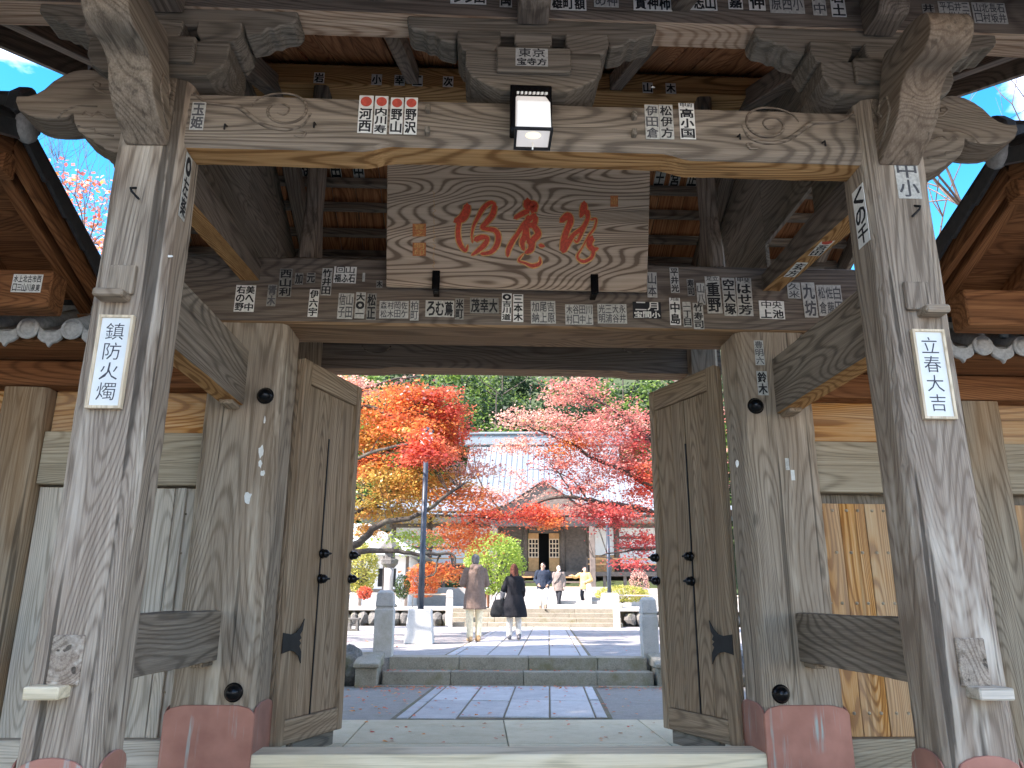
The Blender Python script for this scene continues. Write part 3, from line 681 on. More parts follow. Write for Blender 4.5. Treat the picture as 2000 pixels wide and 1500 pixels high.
def slip_px(box, Y, cols, **k):
    x0, y0, x1, y1 = box; a, b = aty(x0, y1, Y), aty(x1, y0, Y); c2, d2 = aty(x0, y0, Y), aty(x1, y1, Y)
    ce = (a+b+c2+d2)/4; w = ((b.x-c2.x)+(d2.x-a.x))/2; h = ((b.z-d2.z)+(c2.z-a.z))/2
    return slip(ce, U0, V0, w, h, cols, **k)
F_ = 3.4965; L_ = 5.2965
for box, cols in (((700,187,728,260),['河西']),((731,188,757,262),['内川寿']),((762,191,787,262),['野山']),((790,191,815,263),['野沢'])):
    slip_px(box, F_, cols, par=fb, dot=True)
slip_px((1260,205,1287,272), F_, ['伊田倉'], par=fb, paper='paper_g', ink='ink_g', bold=.02); slip_px((1288,205,1315,272), F_, ['松伊方'], par=fb, paper='paper_g', ink='ink', bold=.02)
slip_px((1327,202,1357,272), F_, ['高小国'], par=fb, small='甲府'); slip_px((373,200,400,254), F_, ['玉姫'], par=fb, paper='paper_g', ink='ink_g')
slip_px((1007,95,1070,129), 3.383, ['方','寺','宝'], small='東京', paper='paper_g')
G = dict(paper='paper_g', ink='ink_g', bold=.015)
for box, cols, kw in (((459,557,498,609),['美へ中','右の野'],{}),((545,525,570,580),['西山利'],dict(paper='paper_d',ink='ink')),((576,533,592,556),['加'],dict(paper='paper_d')),((599,533,616,553),['元'],dict(paper='paper_d')),
    ((628,524,648,577),['竹井田'],dict(paper='paper_g')),((652,521,696,553),['石','ふ','福'],dict(small='回山')),((603,565,622,619),['伊六宇'],{}),((660,573,690,623),['山田','信子'],G),((694,571,713,622),['大◎一'],dict(paper='paper_g')),((716,573,735,625),['松正'],dict(paper='paper_d')),
    ((741,588,798,622),['佐ヶ','岡田','村木','森松'],G),((801,587,818,626),['柏町'],G),((831,587,887,619),['蔦','む','ろ'],dict(paper='paper_g')),((889,583,906,624),['米町'],dict(paper='paper_d')),((918,582,974,612),['大','幸','茂'],dict(paper='paper_d')),
    ((980,573,999,627),['◎吉川道'],{}),((1002,575,1022,629),['三本木'],{}),((1037,588,1085,632),['吉原','尾上','加納'],G),((1104,595,1158,634),['川上','田中','谷口','木村'],G),((1167,594,1224,632),['永井','大谷','三浦','光明'],G),
    ((1236,590,1291,622),['小','間','宝'],dict(paper='ink',ink='paper',small='二月')),((1264,532,1283,581),['山本'],G),((1309,523,1326,572),['平井光'],dict(paper='paper_g')),((1308,582,1329,635),['中島'],dict(small='月東')),((1334,590,1350,638),['一丁目'],dict(paper='paper_g')),
    ((1342,545,1356,578),['寿司'],dict(paper='paper_d')),((1354,592,1374,643),['竹寿司'],dict(paper='paper_g')),((1361,553,1377,595),['山八'],G),((1379,540,1408,612),['重野'],dict(small='足立',paper='paper_g')),((1412,543,1437,617),['空大塚'],dict(paper='paper_g')),((1439,543,1469,617),['はせ芳'],dict(small='甲斐',paper='paper_g')),
    ((1483,588,1532,623),['池','上'],dict(small='中央')),((1538,552,1563,583),['久米'],G),((1568,552,1594,620),['九坊'],dict(paper='paper_g',ink='ink_g')),((1597,557,1645,617),['白田','佐藤','松倉'],G),((522,556,540,598),['青木'],dict(paper='paper_d',ink='ink_g')),((708,533,713,550),['一'],G),((735,548,747,562),['木'],dict(paper='paper_d'))):
    slip_px(box, L_, cols, par=lt, rot=random.uniform(-.02,.02), **kw)
PU = 3.4575
for box, cols, kw in (((1075,-8,1145,20),['額','町','雄'],{}),((1160,-12,1208,14),['神','め'],G),((1237,-10,1312,21),['柿','神','實'],{}),((1330,-10,1400,20),['山','志','本'],{}),((1422,-12,1450,18),['嘉'],{}),((1462,-12,1494,20),['伸'],{}),((1503,-12,1570,26),['小','西','原'],G),((1586,-20,1612,30),['戸中'],G),((1622,-18,1650,33),['岩土'],{}),((880,-22,950,8),['田','り','り'],{}),((976,-22,1000,14),['萬'],dict(paper='paper_g')),
    ((1802,8,1826,40),['井手'],dict(paper='paper_d')),((1834,4,1895,42),['三吉','井上','石川','平山'],G),((1900,6,1965,46),['石井','長坂','北村','山口'],G),((320,-25,380,-2),['佐','山'],G)):
    slip_px(box, PU, cols, par=pu, **kw)
# slips on posts, ties and the roof frame
q = atx(362, 365, -1.543); slip(q, (0,1,0), V0, .075, .36, ['◎左楽'], paper='paper_g')
q = atx(1682, 422, 1.975); slip(q, (0,-1,0), V0, .12, .33, ['くの千'])
slip_px((1750,312,1795,388), 3.4475, ['中小'], **G)
slip_px((1474,665,1492,713), L_, ['豊明六'], **G); slip_px((1479,725,1499,772), L_, ['鈴木'], paper='paper_g')
slip_px((1534,895,1541,918), L_, [], paper='paper_g'); slip_px((1545,918,1552,938), L_, [], paper='paper')
for (px, py, t, dt) in ((1585,495,'吾田',True),(1540,546,'玄方',False)):
    q = atz(px, py, 3.297); q = Vector((mir(-1.665)+.06, q.y, tie_z(q.y)-.006)); slip(q, (1,0,0), (0,-1,0), .08, .24, [t], dot=dt)
for px, t in ((524,'岡'),(622,'岩'),(780,'幸'),(815,'二'),(875,'次'),(735,'小'),(1265,'山'),(1310,'木')):
    q = aty(px, 163, 5.36); slip(Vector((q.x, 5.368, 5.225)), U0, V0, .085, .10, [t], par=gate)
for px, t in ((598,'伊'),(655,'田'),(700,'中'),(1288,'土'),(1318,'宮'),(1352,'正'),(1400,'松')):
    yy = 6.41; q = aty(px, 338, yy); z = zr(yy)+.03
    slip(Vector((q.x, yy, z-.003)), U0, (0,-1,RS), .10, .22, [t], par=roof, paper='paper_g')

# flakes of old white paint left on the posts
for (px, py, w, h, Y) in ((510,880,.03,.09,L_),(508,905,.025,.06,L_),(513,925,.03,.04,L_),(484,972,.05,.08,L_),(517,820,.012,.05,L_),(1440,905,.02,.05,L_),(330,500,.03,.012,F_),(405,690,.02,.02,L_),(1275,170,.02,.01,F_)):
    q = aty(px, py, Y); k = 11; pts = []
    for i in range(k):
        a = 6.283*i/k; r = .5*(.65+.7*random.random()); pts.append((q.x+w*r*math.cos(a), q.z+h*r*math.sin(a)))
    MB().prism(pts, 'y', Y-.0006, Y+.003).build('paint_flake', M['paper'], gate)

# ------------------------------------------------------------------ name board, plaques, lamp
BT, BB = Vector((0, 4.93, 4.20)), Vector((0, 5.22, 3.345)); bv = (BT-BB).normalized(); bn = U0.cross(bv)
def onboard(px, py):
    d = ray(px, py); o = Vector((0,0,ZC)); t = (BB-o).dot(bn)/d.dot(bn); return o + d*t
bl, br = onboard(754, 557).x, onboard(1264, 569).x
nb = root('name_board', ((bl+br)/2, 5.22, 3.345), 'carved wooden name board with red cursive characters hung above the lintel', 'sign')
c = Vector(((bl+br)/2, 0, 0)) + (BT+BB)/2; hb = (BT-BB).length/2
MB().obox(c - bn*.03, U0*(br-bl)/2, bv*hb, bn*.03).build('board', M['board'], nb, 0, bevel=.006)
ST = [[(290,165,70),(285,230,90),(240,310,95),(155,350,55)], [(205,350,50),(192,450,55),(200,550,58),(230,620,52),(275,665,36),(300,600,14)],
 [(600,165,30),(545,145,45),(470,200,52),(410,300,45),(360,400,32),(342,500,22),(350,580,16)], [(590,170,56),(570,270,66),(500,360,60),(452,415,44),(520,432,50),(590,445,56),(628,500,62),(615,600,60),(550,680,50),(440,700,36)],
 [(375,550,62),(450,520,60),(512,532,46),(480,600,60),(410,665,50),(340,715,26)],
 [(945,110,70),(955,175,110),(1020,165,80),(1000,240,96)], [(805,312,46),(880,270,60),(960,230,60)], [(1030,270,50),(960,330,60),(900,390,58),(840,480,48),(780,570,56),(738,660,55),(730,730,30)],
 [(1035,290,56),(1015,380,62),(935,400,62),(920,500,72),(888,575,62),(905,660,36)], [(1000,380,56),(1062,480,72),(1000,560,72),(980,650,72),(920,690,36)], [(955,290,56),(938,430,50),(965,600,46)], [(905,695,12),(850,770,28),(920,800,30),(1000,830,46),(1080,800,40),(1078,730,12)], [(1075,605,46),(1125,618,36)],
 [(1305,350,56),(1380,290,84),(1412,345,72),(1370,450,70),(1340,560,76),(1328,675,66)], [(1340,680,48),(1400,560,60),(1450,490,50),(1540,420,50),(1590,350,46)], [(1560,140,56),(1552,220,84),(1518,305,26)], [(1582,230,70),(1600,310,50),(1560,400,50),(1490,565,30),(1450,545,20)],
 [(1630,330,26),(1690,325,24),(1670,420,24),(1612,500,24),(1540,630,18),(1488,715,28),(1505,765,34),(1565,782,40),(1640,740,40),(1662,660,48)], [(1640,520,84),(1615,600,70),(1660,650,60),(1712,640,26)]]
def ribbon(m, st, extra, lift, th):
    P = []
    for i in range(len(st)-1):
        a0, a, b, b1 = st[max(i-1,0)], st[i], st[i+1], st[min(i+2,len(st)-1)]
        for k in range(6):
            t = k/6; P.append(tuple(.5*((2*a[j])+(b[j]-a0[j])*t+(2*a0[j]-5*a[j]+4*b[j]-b1[j])*t*t+(3*a[j]-a0[j]-3*b[j]+b1[j])*t**3) for j in range(3)))
    P.append(st[-1]); n = len(P)
    W = [onboard(860+p[0]*.18, 370+p[1]*.18) for p in P]; sc = (onboard(1000,450)-onboard(1001,450)).length*.18
    Lp, Rp = [], []
    for i in range(n):
        d = (W[min(i+1,n-1)]-W[max(i-1,0)]).normalized(); s = bn.cross(d)
        e = 1 if 0 < i < n-1 else .55
        hw = (max(P[i][2], 10)/2+extra)*sc*e
        Lp.append(W[i]+s*hw+bn*lift); Rp.append(W[i]-s*hw+bn*lift)
    # rounded ends
    out = Lp + [W[-1] + (W[-1]-W[-2]).normalized()*(P[-1][2]/2+extra)*sc*.6 + bn*lift] + Rp[::-1] + [W[0] + (W[0]-W[1]).normalized()*(P[0][2]/2+extra)*sc*.6 + bn*lift]
    b = len(m.v); m.v += Lp + Rp + [out[n], out[-1]]
    for i in range(n-1): m.f.append([b+i, b+n+i, b+n+i+1, b+i+1]); m.m.append(0)
    m.f.append([b+n-1, b+2*n-1, b+2*n]); m.m.append(0); m.f.append([b, b+2*n+1, b+n]); m.m.append(0)
for grp in (ST[:5], ST[5:13], ST[13:]):
    m = MB(); m2 = MB()
    for i, st in enumerate(grp): ribbon(m, st, 9, .0022+.00025*i, 0); ribbon(m2, st, -3, .0068+.00025*i, 0)
    ch = m.build('carved_character', M['gold'], nb); m2.build('red_lacquer', M['carve_r'], ch)
def boardbox(x0, y0, x1, y1, mat, name, lift=.002):
    a, b, c2, d2 = onboard(x0,y1), onboard(x1,y1), onboard(x1,y0), onboard(x0,y0)
    m = MB(); m.add([p+bn*lift for p in (a,b,c2,d2)] + [p+bn*(lift+.002) for p in (a,b,c2,d2)], [(3,2,1,0),(4,5,6,7),(0,1,5,4),(1,2,6,5),(2,3,7,6),(3,0,4,7)]); return m.build(name, M[mat], nb)
for b in ((1192,382,1207,404),(806,437,832,462),(806,474,832,500)):
    so_ = boardbox(*b, 'seal', 'red_seal'); m = MB(); cc = onboard((b[0]+b[2])/2, (b[1]+b[3])/2); wv = (onboard(b[2],b[1])-onboard(b[0],b[1])).length
    letters(m, '山印' if b[0] > 1000 else '寶之' if b[1] < 450 else '明印', cc, U0, bv, wv*.8, wv*.95, .0048, .01); m.build('seal_lettering', M['gold'], so_)
m = MB()
for i in range(9):                                           # worn column of brush marks, no longer legible
    y = 20 + i*95; ribbon(m, [(-78+random.uniform(-8,8), y, 7), (-60+random.uniform(-8,8), y+22, 10), (-74+random.uniform(-8,8), y+48, 8), (-62, y+76, 5)], -3, .0022, 0)
m.build('faint_inscription', M['gold'], nb)
for px, y0 in ((852, 530), (1160, 540)):
    q = onboard(px, y0+20); MB().box(q.x-.028, q.x+.028, q.y-.045, q.y-.02, 3.31, 3.46).box(q.x-.022, q.x+.022, q.y-.03, 5.299, 3.305, 3.335).build('iron_hook', M['black'], nb, bevel=.004)

def plaque(px, text, label):
    P = [aty(*p, 3.43) for p in px]; cx = sum(p.x for p in P)/4; z1 = (P[0].z+P[1].z)/2; z0 = (P[2].z+P[3].z)/2; w = .158
    r = root('wall_plaque', (cx, 3.43, z0), label, 'plaque', 'framed paper plaques on the front posts')
    MB().box(cx-w/2+.008, cx+w/2-.008, 3.430, 3.444, z0+.008, z1-.008).build('panel', M['white'], r)
    fr = MB().box(cx-w/2, cx-w/2+.012, 3.42, 3.446, z0, z1).box(cx+w/2-.012, cx+w/2, 3.42, 3.446, z0, z1).box(cx-w/2+.012, cx+w/2-.012, 3.421, 3.446, z0, z0+.012).box(cx-w/2+.012, cx+w/2-.012, 3.421, 3.446, z1-.012, z1)
    fr.build('frame', M['frame'], r, 2)
    m = MB(); letters(m, text, (cx, 3.430, (z0+z1)/2), U0, V0, w*.66, (z1-z0)*.86, .001, -.004, .86, False); m.build('lettering', M['ink_b'], r)
plaque(((197,615),(263,617),(167,795),(235,800)), '鎮防火燭', 'white framed plaque with four brushed characters for fire prevention on front post')
plaque(((1783,643),(1845,645),(1803,817),(1865,820)), '立春大吉', 'white framed plaque with four brushed characters wishing spring luck on front post')

lx = .222
lamp = root('gate_lamp', (lx, 3.3, 3.33), 'white boxy glass lamp on a black bracket at the middle of the front beam', 'lamp')
MB().box(lx-.108, lx+.108, 3.40, 3.50, 3.47, 3.73).build('back_plate', M['black'], lamp, bevel=.006)
m = MB(); a0, b0, a1, b1 = .084, .10, .094, .0
m.add([(lx-.084,3.20,3.33),(lx+.084,3.20,3.33),(lx+.084,3.36,3.33),(lx-.084,3.36,3.33),(lx-.082,3.22,3.50),(lx+.082,3.22,3.50),(lx+.080,3.40,3.66),(lx-.080,3.40,3.66)], [(3,2,1,0),(0,1,5,4),(1,2,6,5),(2,3,7,6),(3,0,4,7),(4,5,6,7)])
m.build('glass_shade', M['lampglass'], lamp, bevel=.006)
M['bulb'] = NT('warm_bulb'); M['bulb'].b.inputs['Emission Color'].default_value = (1,.9,.55,1); M['bulb'].b.inputs['Emission Strength'].default_value = .16; M['bulb'] = M['bulb'].out((.9,.85,.6), .3)
MB().ell((lx, 3.255, 3.332), .04, .032, .008).build('bulb', M['bulb'], lamp, smooth=True)
MB().box(lx-.092, lx-.08, 3.193, 3.37, 3.322, 3.336).box(lx+.08, lx+.092, 3.193, 3.37, 3.322, 3.336).box(lx-.08, lx+.08, 3.193, 3.203, 3.322, 3.336).box(lx-.08, lx+.08, 3.36, 3.372, 3.322, 3.336).build('frame', M['ironmatte'], lamp)
for i in range(8):
    xx = lx-.072+i*.0205; MB().beam((xx, 3.385, 3.665), (xx, 3.30, 3.605), .010, .012).build('louvre_bar', M['white'], lamp)
MB().tube([(lx,3.3,3.32),(lx,3.3,3.28)], .004, 6).build('finial', M['white'], lamp)

# ------------------------------------------------------------------ wing walls beside the gate
def wing(fl):
    s = -1 if fl else 1
    def X(a): return mir(a) if fl else a
    def bx(name, a, b, y0, y1, z0, z1, mat, par, g=0, bev=.006):
        x0, x1 = sorted((X(a), X(b))); return MB().box(x0, x1, y0, y1, z0, z1).build(name, M[mat], par, g, bevel=bev)
    w = root('wing_wall', (X(-3.4), 5.5, 0), ('timber wing wall with orange nailed plank door right beside the gate post' if fl else 'timber wing wall with silvery grey planks beside the gate post'), 'wall', 'wing walls flanking the gate')
    for a, b in ((-3.43,-3.12),(-6.1,-5.8)):
        x0, x1 = sorted((X(a), X(b))); worn('wall_post', M['wpost'], w, 2, chamf(x0, x1, 5.40, 5.68, .02), 0, 2.60, step=.08, amp=.003, arris=.006, seed=40+fl)
    for a, b in ((-3.116,-1.985),(-5.796,-3.434)):
        bx('sill', a, b, 5.44, 5.64, 0, .27, 'greyplank' if not fl else 'rail', w)
        bx('rail', a, b, 5.46, 5.62, 1.915, 2.29, 'rail', w)
        bx('panel', a, b, 5.53, 5.57, 2.292, 2.604, 'orange', w)
        bx('backing_board', a, b, 5.57, 5.59, .272, 1.913, 'dark', w, 2)
        n = int(abs(b-a)/.185); pw = abs(b-a)/n
        for i in range(n):
            p = bx('plank', a+pw*i+.002, a+pw*(i+1)-.002, 5.525-random.uniform(0,.006), 5.568, .272, 1.84 if fl else 1.90, 'orange' if fl else 'greyplank', w, 2, .003)
            if fl and a > -3.2:
                for z in (1.79, 1.49, 1.14, .80, .42):
                    for q in (.28, .72):
                        MB().lathe([(.012,0),(.011,.006),(.004,.010)], (X(a+pw*(i+q)), 5.522, z), 8, (0,-1,0)).build('nail', M['copper'] if False else M['rail'], p)
            elif not fl and i % 2 == 1 and a > -3.2:
                for z in (1.72, 1.45, .55): MB().lathe([(.008,0),(.007,.005),(.003,.007)], (X(a+pw*(i+.5)), 5.518, z), 8, (0,-1,0)).build('nail', M['rail'], p)
        if not fl: bx('batten', b-.16, b-.10, 5.49, 5.524, .272, 1.90, 'greyplank', w, 2)
    bx('wall_plate', -6.2, -1.98, 5.38, 5.66, 2.605, 2.79, 'sideroof', w)
    # tiled roof of the wall: eave board, cover tiles, end discs, drip tiles
    r = bx('roof', -6.2, -2.02, 4.98, 5.99, 2.80, 2.835, 'sideroof', w)
    def zt(y): return 2.84 + (.52*(y-4.9) if y < 5.48 else .52*(6.06-y))
    x = -6.15
    while x < -2.05:
        for sg in (0, 1):
            ya, yb = (4.90, 5.48) if not sg else (6.06, 5.48)
            MB().tube([(X(x), ya, zt(ya)+.03), (X(x), yb, zt(yb)+.03)], .062, 10).build('cover_tile', M['tile'], r, smooth=True)
        MB().lathe([(.072,0),(.074,-.012),(.066,-.02),(.06,-.016),(.048,-.014),(.046,-.022),(.03,-.026),(.003,-.027)][::1], (X(x), 4.90, zt(4.9)+.022), 18, (0,1,0)).build('end_disc', M['tile_l'], r, smooth=True)
        xa, xb = x+.065, x+.285-.065
        o = [(xa,2.885),(xa,2.80),(xa+.03,2.775),(xa+.06,2.765),((xa+xb)/2,2.735),(xb-.06,2.765),(xb-.03,2.775),(xb,2.80),(xb,2.885),((xa+xb)/2+.03,2.845),((xa+xb)/2-.03,2.845)]
        MB().prism([(X(p), q) for p, q in o], 'y', 4.895, 4.925).build('drip_tile', M['tile_l'], r, bevel=.005)
        MB().prism([(X(xa), 0), (X(xb), 0), (X(xb), .03), (X(xa), .03)], 'y', 0, .001) 
        for sg in (0, 1):
            ya, yb = (4.93, 5.48) if not sg else (6.03, 5.48); m = MB(); xs = sorted((X(xa-.02), X(xb+.02)))
            m.beam(((xs[0]+xs[1])/2, ya, zt(ya)-.005), ((xs[0]+xs[1])/2, yb, zt(yb)-.005), xs[1]-xs[0], .03).build('pan_tile', M['tile'], r)
        x += .285
    bx('ridge_tile', -6.2, -2.03, 5.38, 5.58, 3.10, 3.22, 'tile', r); bx('ridge_tile', -6.2, -2.03, 5.40, 5.56, 3.222, 3.30, 'tile_d', r)
    x0, x1 = sorted((X(-6.2), X(-2.03))); MB().tube([(x0, 5.48, 3.32), (x1, 5.48, 3.32)], .065, 12).build('ridge_tile', M['tile'], r, smooth=True)
    xe = X(-2.1)
    if fl:
        m = MB().tube([(X(-3.15)+.1*math.cos(a)*.9, 4.97, 2.98+.07*math.sin(a)) for a in np.linspace(-.4, 3.6, 12)], [.03]*12, 8); m.build('ridge_ornament', M['tile'], r, smooth=True)
for fl in (False, True): wing(fl)

def shelter(fl):
    """gabled roof over the passage in front of the wing wall: its inner verge shows beside the front post"""
    def X(a): return mir(a) if fl else a
    s = root('side_shelter', (X(-4.4), 4.05, 0), ('tiled gable roof of the shelter in front of the orange plank door' if fl else 'tiled gable roof of the shelter in front of the grey plank wall'), 'roof', 'gable roofs beside the front posts')
    yr, zr_ = 4.06, 3.83; SL = .375
    def zz(y): return zr_ - SL*abs(y-yr)
    for sg in (-1, 1):
        ye = yr + sg*1.62
        n = 9
        for i in range(n):   # sheathing planks along the ridge direction
            ya, yb = yr + (ye-yr)*i/n, yr + (ye-yr)*(i+1)/n
            m = MB(); x0, x1 = sorted((X(-6.2), X(-2.80))); e = .004*sg
            A = [(x0, ya+e, zz(ya)-.06), (x1, ya+e, zz(ya)-.06), (x1, yb-e, zz(yb)-.06), (x0, yb-e, zz(yb)-.06)]
            if sg < 0: A = A[::-1]
            m.add([Vector(a) for a in A] + [Vector(a)+Vector((0,0,.025)) for a in A], [(3,2,1,0),(4,5,6,7),(0,1,5,4),(1,2,6,5),(2,3,7,6),(3,0,4,7)])
            m.build('sheathing_board', M['sideroof'], s, 0)
        MB().beam((X(-2.80), yr+sg*.01, zz(yr)-.10), (X(-2.80), ye, zz(ye)-.10), .05, .17).build('bargeboard', M['sideroof'], s, (0,1,-sg*SL), bevel=.006)
        MB().beam((X(-2.93), yr+sg*.03, zz(yr)-.12), (X(-2.93), ye, zz(ye)-.12), .08, .12).build('rafter', M['sideroof'], s, (0,1,-sg*SL), bevel=.006)
        for xr in (-3.4, -3.9, -4.4, -4.9, -5.4, -5.9): MB().beam((X(xr), yr+sg*.03, zz(yr)-.115), (X(xr), ye, zz(ye)-.115), .07, .10).build('rafter', M['sideroof'], s, (0,1,-sg*SL), bevel=.006)
        # tile rows running down the slope; the verge row is edged with overlapping tiles
        for k in range(13):
            xk = -2.80 - k*.27
            MB().tube([(X(xk), yr+sg*.02, zz(yr)+.02), (X(xk), ye+sg*.06, zz(ye+sg*.06)+.02)], .07, 10).build('cover_tile', M['tile_d'], s, smooth=True)
            MB().beam((X(xk-.135), yr+sg*.02, zz(yr)-.012), (X(xk-.135), ye+sg*.05, zz(ye)-.012), .20, .04).build('pan_tile', M['tile_d'], s)
        for k in range(6):
            ya = yr+sg*(.02+k*.27); yb = ya+sg*.275
            MB().beam((X(-2.735), ya, zz(ya)-.03-.0), (X(-2.735), yb, zz(yb)-.03-.022), .03, .11).build('verge_tile', M['tile_d'], s, bevel=.008)
    x0, x1 = sorted((X(-6.2), X(-2.74)))
    MB().box(x0, x1, yr-.12, yr+.12, zr_+.0, zr_+.13).build('ridge_tile', M['tile_d'], s); MB().tube([(x0, yr, zr_+.16), (x1, yr, zr_+.16)], .07, 12).build('ridge_tile', M['tile_d'], s, smooth=True)
    d = 1 if not fl else -1
    MB().lathe([(.085,0),(.09,.02),(.08,.05),(.02,.06)], (X(-2.74), yr-.02, zr_-.02), 18, (d,0,0)).build('ridge_end_disc', M['tile_l'], s, smooth=True)
    m = MB().prism([(yr-.14, zr_+.02),(yr+.14, zr_+.02),(yr+.12, zr_+.16),(yr+.05, zr_+.24),(yr, zr_+.27),(yr-.05, zr_+.24),(yr-.12, zr_+.16)], 'x', *sorted((X(-2.80), X(-2.72)))); m.build('ridge_ornament', M['tile_d'], s, bevel=.015)
    # beams, tie and posts
    for y in (2.62, yr, 5.4):
        x0, x1 = sorted((X(-6.1), X(-2.78))); z = zz(y)-.19
        MB().box(x0, x1, y-.06, y+.06, z-.13, z).build('purlin', M['sideroof'], s, 0, bevel=.006)
    x0, x1 = sorted((X(-6.1), X(-2.745))); b = MB().box(x0, x1, 4.6, 4.78, 2.905, 3.155).build('tie_beam', M['sideroof'], s, 0, bevel=.01)
    for xp in (-4.6, -5.9):
        MB().box(*sorted((X(xp-.09), X(xp+.09))), 4.61, 4.77, 0, 2.9).build('post', M['wpost'], s, 2, bevel=.01)
        MB().box(*sorted((X(xp-.06), X(xp+.06))), 4.64, 4.74, 3.16, 3.50).build('strut', M['sideroof'], s, 2, bevel=.01)
        for y in (2.62, 5.25): MB().box(*sorted((X(xp-.07), X(xp+.07))), y-.07, y+.07, 0, zz(y)-.322).build('post', M['wpost'], s, 2, bevel=.01)
        MB().box(*sorted((X(xp-.05), X(xp+.05))), 2.69, 5.18, 2.75, 2.86).build('cross_tie', M['sideroof'], s, 1, bevel=.01)
    if not fl: slip_px((24,536,82,571), 4.598, ['西東','市泉','古川','北山','上三','水口'], par=s, bold=.02)
for fl in (False, True): shelter(fl)
bpy.data.objects.remove(_fo); bpy.data.curves.remove(_fc)

# ------------------------------------------------------------------ trees
PAL = {'orange': ((.66,.19,.035),(.70,.28,.05),(.58,.11,.03)), 'redor': ((.62,.10,.035),(.55,.06,.04),(.68,.17,.05)), 'gold': ((.58,.31,.045),(.62,.38,.07),(.55,.22,.035)),
       'olive': ((.40,.32,.05),(.52,.36,.06),(.55,.25,.05)), 'pink': ((.52,.15,.12),(.58,.27,.20),(.48,.09,.08),(.60,.34,.26)), 'palepink': ((.60,.33,.25),(.58,.24,.18),(.62,.42,.33)), 'red': ((.50,.06,.05),(.58,.12,.07),(.44,.04,.05)),
       'lime': ((.28,.40,.04),(.36,.46,.06),(.22,.33,.03)), 'green': ((.07,.14,.03),(.11,.19,.04),(.05,.10,.03)), 'dgreen': ((.035,.07,.03),(.05,.095,.035),(.025,.05,.025)), 'mgreen': ((.14,.24,.05),(.20,.30,.06),(.10,.18,.04)), 'yellowgreen': ((.40,.40,.06),(.34,.36,.06),(.45,.40,.09))}
def leafmesh(name, pts, size, cols, parent, up=.55):
    n = len(pts); pts = np.asarray(pts, np.float32) - np.array(BASE[parent.name], np.float32)
    nr = RNG.normal(size=(n,3)); nr[:,2] = np.abs(nr[:,2]) + up*1.6; nr /= np.linalg.norm(nr, axis=1)[:,None]
    t = RNG.normal(size=(n,3)); a = np.cross(nr, t); a /= np.linalg.norm(a, axis=1)[:,None]; b = np.cross(nr, a)
    sz = (size*RNG.uniform(.65,1.3,n))[:,None]
    V = np.empty((n,4,3), np.float32)
    V[:,0] = pts + a*sz; V[:,1] = pts + b*sz*.72 + nr*sz*.12; V[:,2] = pts - a*sz*.9; V[:,3] = pts - b*sz*.72 + nr*sz*.12
    me = bpy.data.meshes.new(name); me.vertices.add(4*n); me.vertices.foreach_set('co', V.ravel())
    me.loops.add(4*n); me.loops.foreach_set('vertex_index', np.arange(4*n, dtype=np.int32))
    me.polygons.add(n); me.polygons.foreach_set('loop_start', np.arange(0, 4*n, 4, dtype=np.int32)); me.polygons.foreach_set('loop_total', np.full(n, 4, np.int32))
    me.update(calc_edges=True)
    C = np.ones((n,4,4), np.float32); C[:,:,:3] = np.asarray(cols)[:,None,:]
    at = me.attributes.new('lc', 'FLOAT_COLOR', 'POINT'); at.data.foreach_set('color', C.ravel())
    o = link_mesh(name, me, M['leaf'], parent); o['kind'] = 'stuff'; return o
def palcols(n, pal, clump=None):
    P = np.array(PAL[pal]); i = RNG.integers(0, len(P), n) if clump is None else clump % len(P)
    c = P[i]; j = RNG.integers(0, len(P), n); mixw = RNG.uniform(0,.45,n)[:,None]
    c = (c*(1-mixw)+P[j]*mixw)*RNG.uniform(.8,1.2,n)[:,None]
    if pal not in ('green','dgreen','mgreen'): c = c*1.12 + .035
    return np.clip(c, 0, .95)
def pad_points(c, r, n, flat=.3):
    """leaves of one foliage mass: many small flattened sprays inside an ellipsoid"""
    k = max(2, n//45); d = RNG.normal(size=(k,3)); d /= np.linalg.norm(d, axis=1)[:,None]; rr = RNG.uniform(0,1,k)**.45
    sc = np.array(c) + d*rr[:,None]*np.array(r)
    i = RNG.integers(0, k, n); s = .16*max(r[0], r[2])+.09
    off = RNG.normal(size=(n,3))*np.array([s, s, s*flat]); off[:,2] -= (off[:,0]**2+off[:,1]**2)*.5
    return sc, sc[i]+off, i
def limb(m, pts, r0, r1, n=7, wob=.04):
    P = [Vector(p) for p in pts]; res = []
    for i in range(len(P)-1):
        p0, p1, p2, p3 = P[max(i-1,0)], P[i], P[i+1], P[min(i+2,len(P)-1)]
        for k in range(4):
            t = k/4; q = .5*((2*p1)+(p2-p0)*t+(2*p0-5*p1+4*p2-p3)*t*t+(3*p1-p0-3*p2+p3)*t**3)
            res.append(q + Vector((random.gauss(0,wob*.4), random.gauss(0,wob*.4), random.gauss(0,wob*.4))))
    res.append(P[-1]); k = len(res); m.tube(res, [r0+(r1-r0)*(i/(k-1))**.8 for i in range(k)], n); return res
